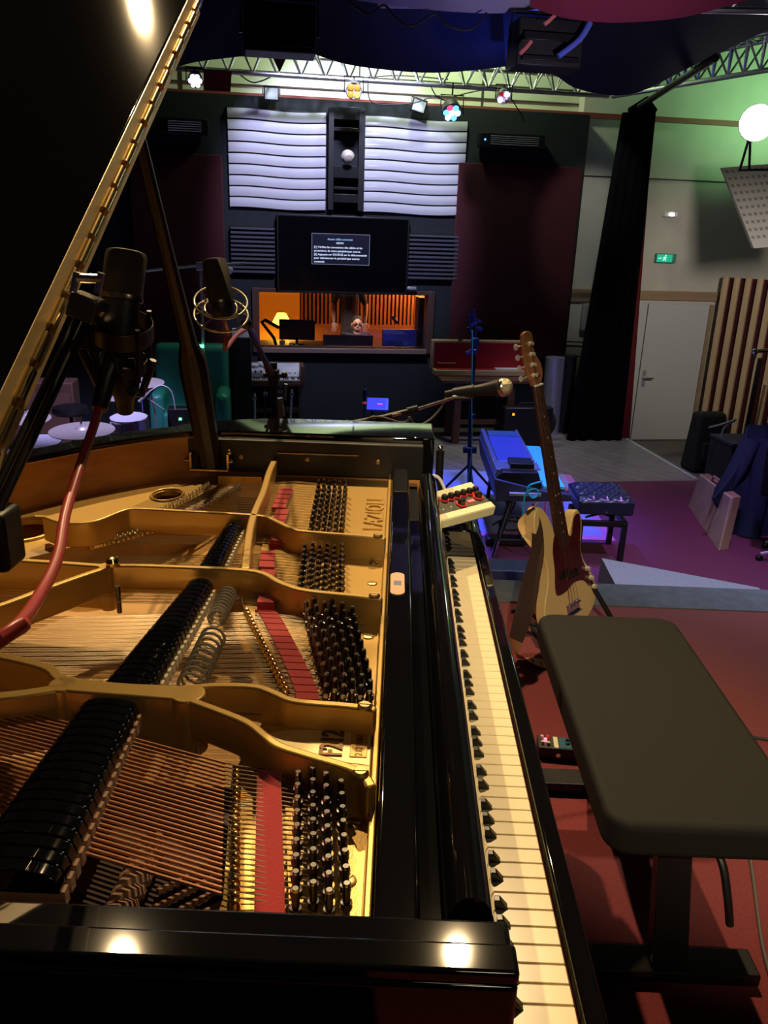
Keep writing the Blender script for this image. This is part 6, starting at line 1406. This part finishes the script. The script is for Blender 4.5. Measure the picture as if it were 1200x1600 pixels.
for k in range(3): an = .6+2*math.pi*k/3; part('tripod_leg', MB().tube([bs_+Vec((0,0,.5)), bs_+Vec((.4*math.cos(an),.4*math.sin(an),.02))],.014,8), M['silver'], t)
p_ = onv(283,652,8.8); t = thing('small_rack_device', Vec((p_.x,p_.y,FZ)), 'small dark rack device with a green light in front of the armchair', 'device'); XX = Matrix.Translation((p_.x,p_.y,0)) @ ROOM
part('casing', MB(XX).box((-.14,-.1,FZ+.002),(.14,.1,p_.z+.12)), M['black'], t, bevel=.01); part('green_light', MB(XX).box((-.015,-.108,p_.z-.01),(.015,-.10,p_.z+.015)), M['greenled'], t)
# trestle table with the open red lined case
TV = 9.45
a = room_v(684,592,TV); b = room_v(838,600,TV)
tt = thing('wooden_table', rm((a.x+b.x)/2,TV+.3,FZ), 'dark wooden table under the open red lined case', 'table')
part('top', MB(ROOM).box((a.x+.05,TV,a.z-.06),(b.x,TV+.62,a.z-.015)), M['brownwood'], tt, bevel=.006)
for u in (a.x+.25,b.x-.35): part('leg', MB(ROOM).box((u,TV+.05,FZ),(u+.09,TV+.14,a.z-.06)).box((u,TV+.48,FZ),(u+.09,TV+.57,a.z-.06)), M['brownwood'], tt, bevel=.004)
part('stretcher', MB(ROOM).box((a.x+.3,TV+.08,FZ+.25),(b.x-.3,TV+.12,FZ+.31)), M['brownwood'], tt)
gc = thing('guitar_case', rm((a.x+b.x)/2,TV+.3,a.z-.014), 'open tan guitar case with bright red plush lining on the wooden table', 'case')
u0, u1, z0 = a.x, b.x-.04, a.z-.014; ztop = room_v(684,531,TV+.45).z
part('bottom_shell', MB(ROOM).box((u0+.02,TV+.28,z0),(u1,TV+.46,z0+.08)), M['caseedge'], gc, bevel=.012); part('bottom_lining', MB(ROOM).box((u0+.05,TV+.30,z0+.08),(u1-.03,TV+.43,z0+.084)), M['caselining'], gc)
part('lid_shell', MB(ROOM).box((u0-.0,TV+.44,z0+.06),(u1+.02,TV+.54,ztop)), M['caseedge'], gc, bevel=.012); part('lid_lining', MB(ROOM).box((u0+.03,TV+.425,z0+.09),(u1-.01,TV+.441,ztop-.03)), M['caselining'], gc)
part('script_mark', MB(ROOM).tube(spline([(u0+.08+.022*k,TV+.423,z0+.145+(.012 if k % 2 else -.006)) for k in range(12)],3),.004,6), mat('pale_script',(.6,.45,.4),.6), gc)
part('white_panel', MB(ROOM).box((u0+.84,TV+.30,z0+.084),(u1-.1,TV+.42,z0+.095)), M['white'], gc)
part('latch', MB(ROOM).box((u0+.34,TV+.44,ztop-.01),(u0+.40,TV+.5,ztop+.02)), M['chrome'], gc)
p_ = onv(783,645,TV+.5); pz_ = uvz(p_)
t = thing('black_amplifier', rm(pz_.x+.15,TV+.2,FZ), 'black amplifier standing on the floor under the right end of the wooden table', 'amplifier'); part('cabinet', MB(ROOM).box((pz_.x-.15,TV-.15,FZ),(pz_.x+.5,TV+.02,FZ+.52)), M['black'], t, bevel=.015); part('handle', MB(ROOM).tube([(pz_.x+.05,TV-.06,FZ+.52),(pz_.x+.08,TV-.06,FZ+.56),(pz_.x+.28,TV-.06,FZ+.56),(pz_.x+.31,TV-.06,FZ+.52)],.012,8), M['blackm'], t); part('pilot', MB(ROOM).box((pz_.x-.05,TV-.155,FZ+.42),(pz_.x-.02,TV-.15,FZ+.45)), M['ledorange'], t)
p_ = onz(845,688,FZ); solo('round_bag', MB().ball(p_+Vec((0,.1,.22)),(.20,.14,.22),18), M['blackm'], 'round black soft bag on the floor behind the bass neck', 'bag')
# metallic roll
c = onz(858,676,FZ); rt = onv(864,558,uvz(c).y)
solo('silver_roll', MB().tube([Vec((c.x,c.y,FZ)), Vec((c.x-.02,c.y,rt.z))],.13,28), mat('dark_metal_roll',(.5,.5,.62),.32,.6,bump=1.0,bscale=25), 'tall dark shiny metallic roll standing against the wall right of the bass headstock', 'roll')
solo('black_roll', MB().tube([Vec((c.x+.20,c.y+.1,FZ)), Vec((c.x+.20,c.y+.1,rt.z+.02))],.10,20), M['blackm'], 'black roll standing just right of the shiny metallic roll', 'roll')
# wall fittings left of the curtain
t = thing('wall_hook_rack', onv(903,500,VW+.2), 'pale hook rack with dangling cables on the wall strip left of the curtain', 'rack')
part('strip', MB(ROOM).box((3.97,VW+.215,.60),(4.55,VW+.25,.72)), M['beam'], t); part('bag', MB(ROOM).box((4.18,VW+.16,.20),(4.36,VW+.215,.58)), mat('pale_bag',(.35,.36,.33),.8), t, bevel=.02)
mb = MB(ROOM)
for z in (.05,-.15,-.45): mb.tube([(3.98,VW+.2,z),(4.5,VW+.2,z-.02)],.01,6)
part('cable', mb, M['blackcable'], t)
solo('black_bin', MB(ROOM).box((4.0,VW-.45,FZ),(4.55,VW-.1,FZ+.62)), M['blackm'], 'low black box on the floor left of the curtain foot', 'box', bevel=.03, frame=ROOM)
# exit sign and emergency light
a = room_v(1026,396,VW+.2); b = room_v(1055,411,VW+.2)
es = thing('exit_sign', rm((a.x+b.x)/2,VW+.2,b.z), 'green emergency exit sign above the white door', 'exit sign')
part('housing', MB(ROOM).box((a.x,VW+.19,b.z),(b.x,VW+.25,a.z)), mat('exit_housing',(.05,.3,.2),.5), es, bevel=.004); part('face', MB(ROOM).box((a.x+.01,VW+.186,b.z+.01),(b.x-.06,VW+.19,a.z-.01)), M['exitgreen'], es)
mu, mz_ = (a.x+b.x)/2-.03, (a.z+b.z)/2
part('running_figure', MB(ROOM).ball((mu+.015,VW+.183,mz_+.035),(.010,.004,.010),8).tube([(mu+.01,VW+.184,mz_+.02),(mu,VW+.184,mz_-.005),(mu-.02,VW+.184,mz_-.03)],.006,6).tube([(mu,VW+.184,mz_-.005),(mu+.02,VW+.184,mz_-.02),(mu+.018,VW+.184,mz_-.04)],.005,6).tube([(mu-.02,VW+.184,mz_+.005),(mu+.008,VW+.184,mz_+.018),(mu+.03,VW+.184,mz_+.005)],.004,6), M['exitwhite'], es)
part('arrow', MB(ROOM).box((mu-.09,VW+.184,mz_-.004),(mu-.04,VW+.1865,mz_+.004)), M['exitwhite'], es)
c = onv(1048,335,VW+.2)
el = thing('emergency_light', c, 'small white emergency light shining above the exit sign', 'lamp'); part('housing', MB(Matrix.Translation(c) @ ROOM).box((-.10,-.03,-.035),(.10,.05,.035)), M['white'], el, bevel=.01); part('lens', MB(Matrix.Translation(c) @ ROOM).ball((0,-.035,0),(.035,.015,.02),12), M['ledwhite'], el)
# plywood case leaning on the carpet, right
a0, b0, c0_ = onz(1075,792,FZ+.014), onz(1122,861,FZ+.014), onz(1140,855,FZ+.014)
zt1 = .0
hgt = .50
def up(px, py, y): return ony(px,py,y)
ta, tb_ = up(1093,741,a0.y+.10), up(1142,778,b0.y+.16)
dd = (c0_-b0); dd = Vec((.11,.05,0))
t = thing('plywood_case', Vec((a0.x,a0.y,FZ)), 'pale birch plywood panel case leaning on the purple carpet at the right', 'case')
part('front_board', MB().hexa([a0,b0,b0+dd*.25,a0+dd*.25],[ta,tb_,tb_+dd*.25,ta+dd*.25]), M['caseply'], t, bevel=.006); part('side', MB().hexa([a0+dd*.25,b0+dd*.25,b0+dd,a0+dd],[ta+dd*.25,tb_+dd*.25,tb_+dd,ta+dd]), mat('oiled_ply_edge',(.38,.24,.13),.6), t, bevel=.004)
part('handle', MB().tube([ta.lerp(tb_,.3)+dd*.4, ta.lerp(tb_,.35)+dd*.4+Vec((0,0,.05)), ta.lerp(tb_,.6)+dd*.4+Vec((0,0,.05)), ta.lerp(tb_,.65)+dd*.4],.012,8), mat('pale_leather',(.55,.42,.30),.6), t)
# dark jacket over an office chair
jc = onz(1205,880,FZ)
oc = thing('office_chair', Vec((jc.x,jc.y,FZ+.014)), 'office chair at the right edge with a star base and navy jacket over its back', 'chair')
J = [(1168,672,6.6),(1235,650,6.5)]
def jf(s_, t_):
    top = onv(1165+70*s_,668-10*s_,6.6); bt = onv(1112+150*s_,778+(95 if s_ > .25 else 95*s_/.25),6.0+.1*math.sin(s_*12))
    p = top.lerp(bt, t_**.9); return p+NV*(.05*math.sin(s_*14+t_*3)-.16*math.sin(math.pi*t_))
jk = thing('navy_jacket', onv(1170,780,6.3), 'dark navy jacket draped over the office chair at the right edge', 'jacket')
part('body', MB().grid(jf, 30, 24, .03), M['jean'], jk, ang=70)
part('sleeve', MB().tube(spline([onv(1172,690,6.35),onv(1150,735,6.2),onv(1128,775,6.1),onv(1150,798,6.05)],4),[.09]*5+[.085]*4+[.075]*4,12,True,.6), M['jean'], jk, ang=70)
part('sleeve', MB().tube(spline([onv(1200,690,6.3),onv(1185,760,6.1),onv(1168,840,5.95)],4),[.10]*9,12,True,.6), M['jean'], jk, ang=70)
part('backrest', MB().hexa([jc+Vec((-.05,.30,.5)),jc+Vec((.5,.35,.5)),jc+Vec((.5,.42,.5)),jc+Vec((-.05,.37,.5))],[jc+Vec((0,.45,.95)),jc+Vec((.5,.5,.95)),jc+Vec((.5,.57,.95)),jc+Vec((0,.52,.95))]), M['black'], oc, bevel=.03)
part('seat', MB().cbox(jc+Vec((.25,.1,.46)),(.5,.5,.08)), M['black'], oc, bevel=.03); part('column', MB().tube([jc+Vec((.2,.05,.1)), jc+Vec((.2,.05,.44))],.03,12), M['blackmetal'], oc)
for k in range(5):
    an = R_(185+72*k); e = jc+Vec((.2+.30*math.cos(an),.05+.30*math.sin(an),.07)); ar = part('base_arm', MB().tube([jc+Vec((.2,.05,.12)), e],[.028,.018],8), M['silver'], oc); part('caster', MB().lathe([(.02,-.02),(.03,-.012),(.03,.012),(.02,.02)],14,dirm(e+Vec((0,0,-.035)),(0,1,0))), M['black'], ar)
# black bags and boxes by the slats
a = room_v(1083,640,9.3); b = room_v(1132,728,9.3)
def softbag(px0, py0, px1, py1, v, label, name='black_gig_bag'):
    a = room_v(px0,py0,v); b = room_v(px1,py1,v); zf = FLOW if v > 7.8 else FZ
    t = thing(name, rm((a.x+b.x)/2,v,zf), label, 'bag')
    part('body', MB(ROOM).hexa([(a.x,v-.15,zf),(b.x,v-.15,zf),(b.x,v+.2,zf),(a.x,v+.2,zf)],[(a.x+.04,v-.05,a.z),(b.x-.08,v-.05,a.z),(b.x-.08,v+.15,a.z),(a.x+.04,v+.15,a.z)]), M['blackm'], t, bevel=.05, seg=4)
    part('pocket', MB(ROOM).box((a.x+.08,v-.20,zf+.15),(b.x-.12,v-.14,zf+.42)), M['blackm'], t, bevel=.03, seg=3); return t
softbag(1086,645,1130,722,9.0,'bulky black gig bag standing right of the white door')
t = thing('folding_trolley', rm(5.7,8.2,FLOW), 'grey tubular trolley frame beside the black gig bag', 'trolley'); v_ = 8.3
part('frame', MB().tube(spline([onv(1108,668,v_),onv(1125,664,v_),onv(1150,656,v_),onv(1132,668,v_),onv(1128,690,v_),onv(1130,740,v_)],4),.014,8).tube([onv(1130,740,v_), onz(1135,760,FLOW+.02)],.014,8), M['silver'], t)
t = thing('black_flight_box', rm(5.6,7.9,FLOW), 'black equipment box between the gig bag and the navy jacket', 'box'); a = room_v(1130,692,8.2)
part('box', MB(ROOM).box((a.x,8.0,FLOW),(a.x+.9,8.5,a.z)), mat('box_blue_black',(.03,.03,.05),.5), t, bevel=.01); part('lid', MB(ROOM).box((a.x-.01,7.99,a.z),(a.x+.91,8.51,a.z+.04)), M['bluecase'], t, bevel=.006)
for k, (p0_, p1_) in enumerate((((1188,560),(1155,700)),((1196,600),(1168,690)))):
    solo('leaning_pole', MB().tube([onv(*p0_,8.8), onz(p1_[0],p1_[1]+30,FLOW+.02)],.03-.012*k,10), M['black'] if k == 0 else M['oak'], ('thick black pole leaning against the slatted panel','thin pale pole leaning against the slatted panel')[k], 'pole')
c = onv(1180,549,7.5)
t = thing('brass_lamp_arm', c, 'small brass lamp arm with a chrome joint before the slats at the right edge', 'lamp'); part('arm', MB().tube([c, onv(1230,545,7.5)],.02,10), M['gold'], t); part('joint', MB().ball(c,.035,12).tube([c, onv(1178,560,7.5)],.022,10), M['chrome'], t); part('wall_post', MB().tube([onv(1230,545,7.5), Vec((onv(1230,545,7.5).x,onv(1230,545,7.5).y,FZ))],.015,8), M['blackmetal'], t)
# anti-slip dots along the step edge
t = thing('step_nosing', rm(4.7,9,FZ), 'dashed white nosing along the edge of the plank floor near the door', 'nosing')
mb = MB(ROOM)
for k in range(34): v_ = 7.85+k*.07; mb.box((4.66,v_,FZ+.0005),(4.69,v_+.035,FZ+.004))
part('dash', mb, M['white'], t, kind='stuff')

# ------------------------------------------------------------------ groups of look-alikes
GR = {'striped_light_panel':'striped light panels above the television','red_acoustic_panel':'dark red wall panels','ribbed_acoustic_panel':'ribbed foam panels beside the television','wall_heater':'infrared heaters on the dark wall','small_floodlight':'small floodlights on the wall top','par_lamp':'coloured lamps on the truss','hanging_spotlight':'black floodlight boxes in the ceiling','lighting_truss':'ceiling trusses','ceiling_cloth':'cloths hung under the ceiling','cymbal':'cymbals of the drum kit','studio_microphone':'studio microphones over the piano','computer_monitor':'monitors on the mixing desk','white_cup':'cups on the mixing desk','small_stand':'small stands before the synthesizer','leaning_pole':'poles leaning at the slatted panel','cable_sleeve':'shiny cable ends in the ceiling','person':'people in the control room','cable':'loose cables','office_chair':'office chairs'}
for o in list(bpy.data.objects):
    k = o.name.split('.')[0]
    if o.parent is None and k in GR and 'label' in o: o['group'] = GR[k]
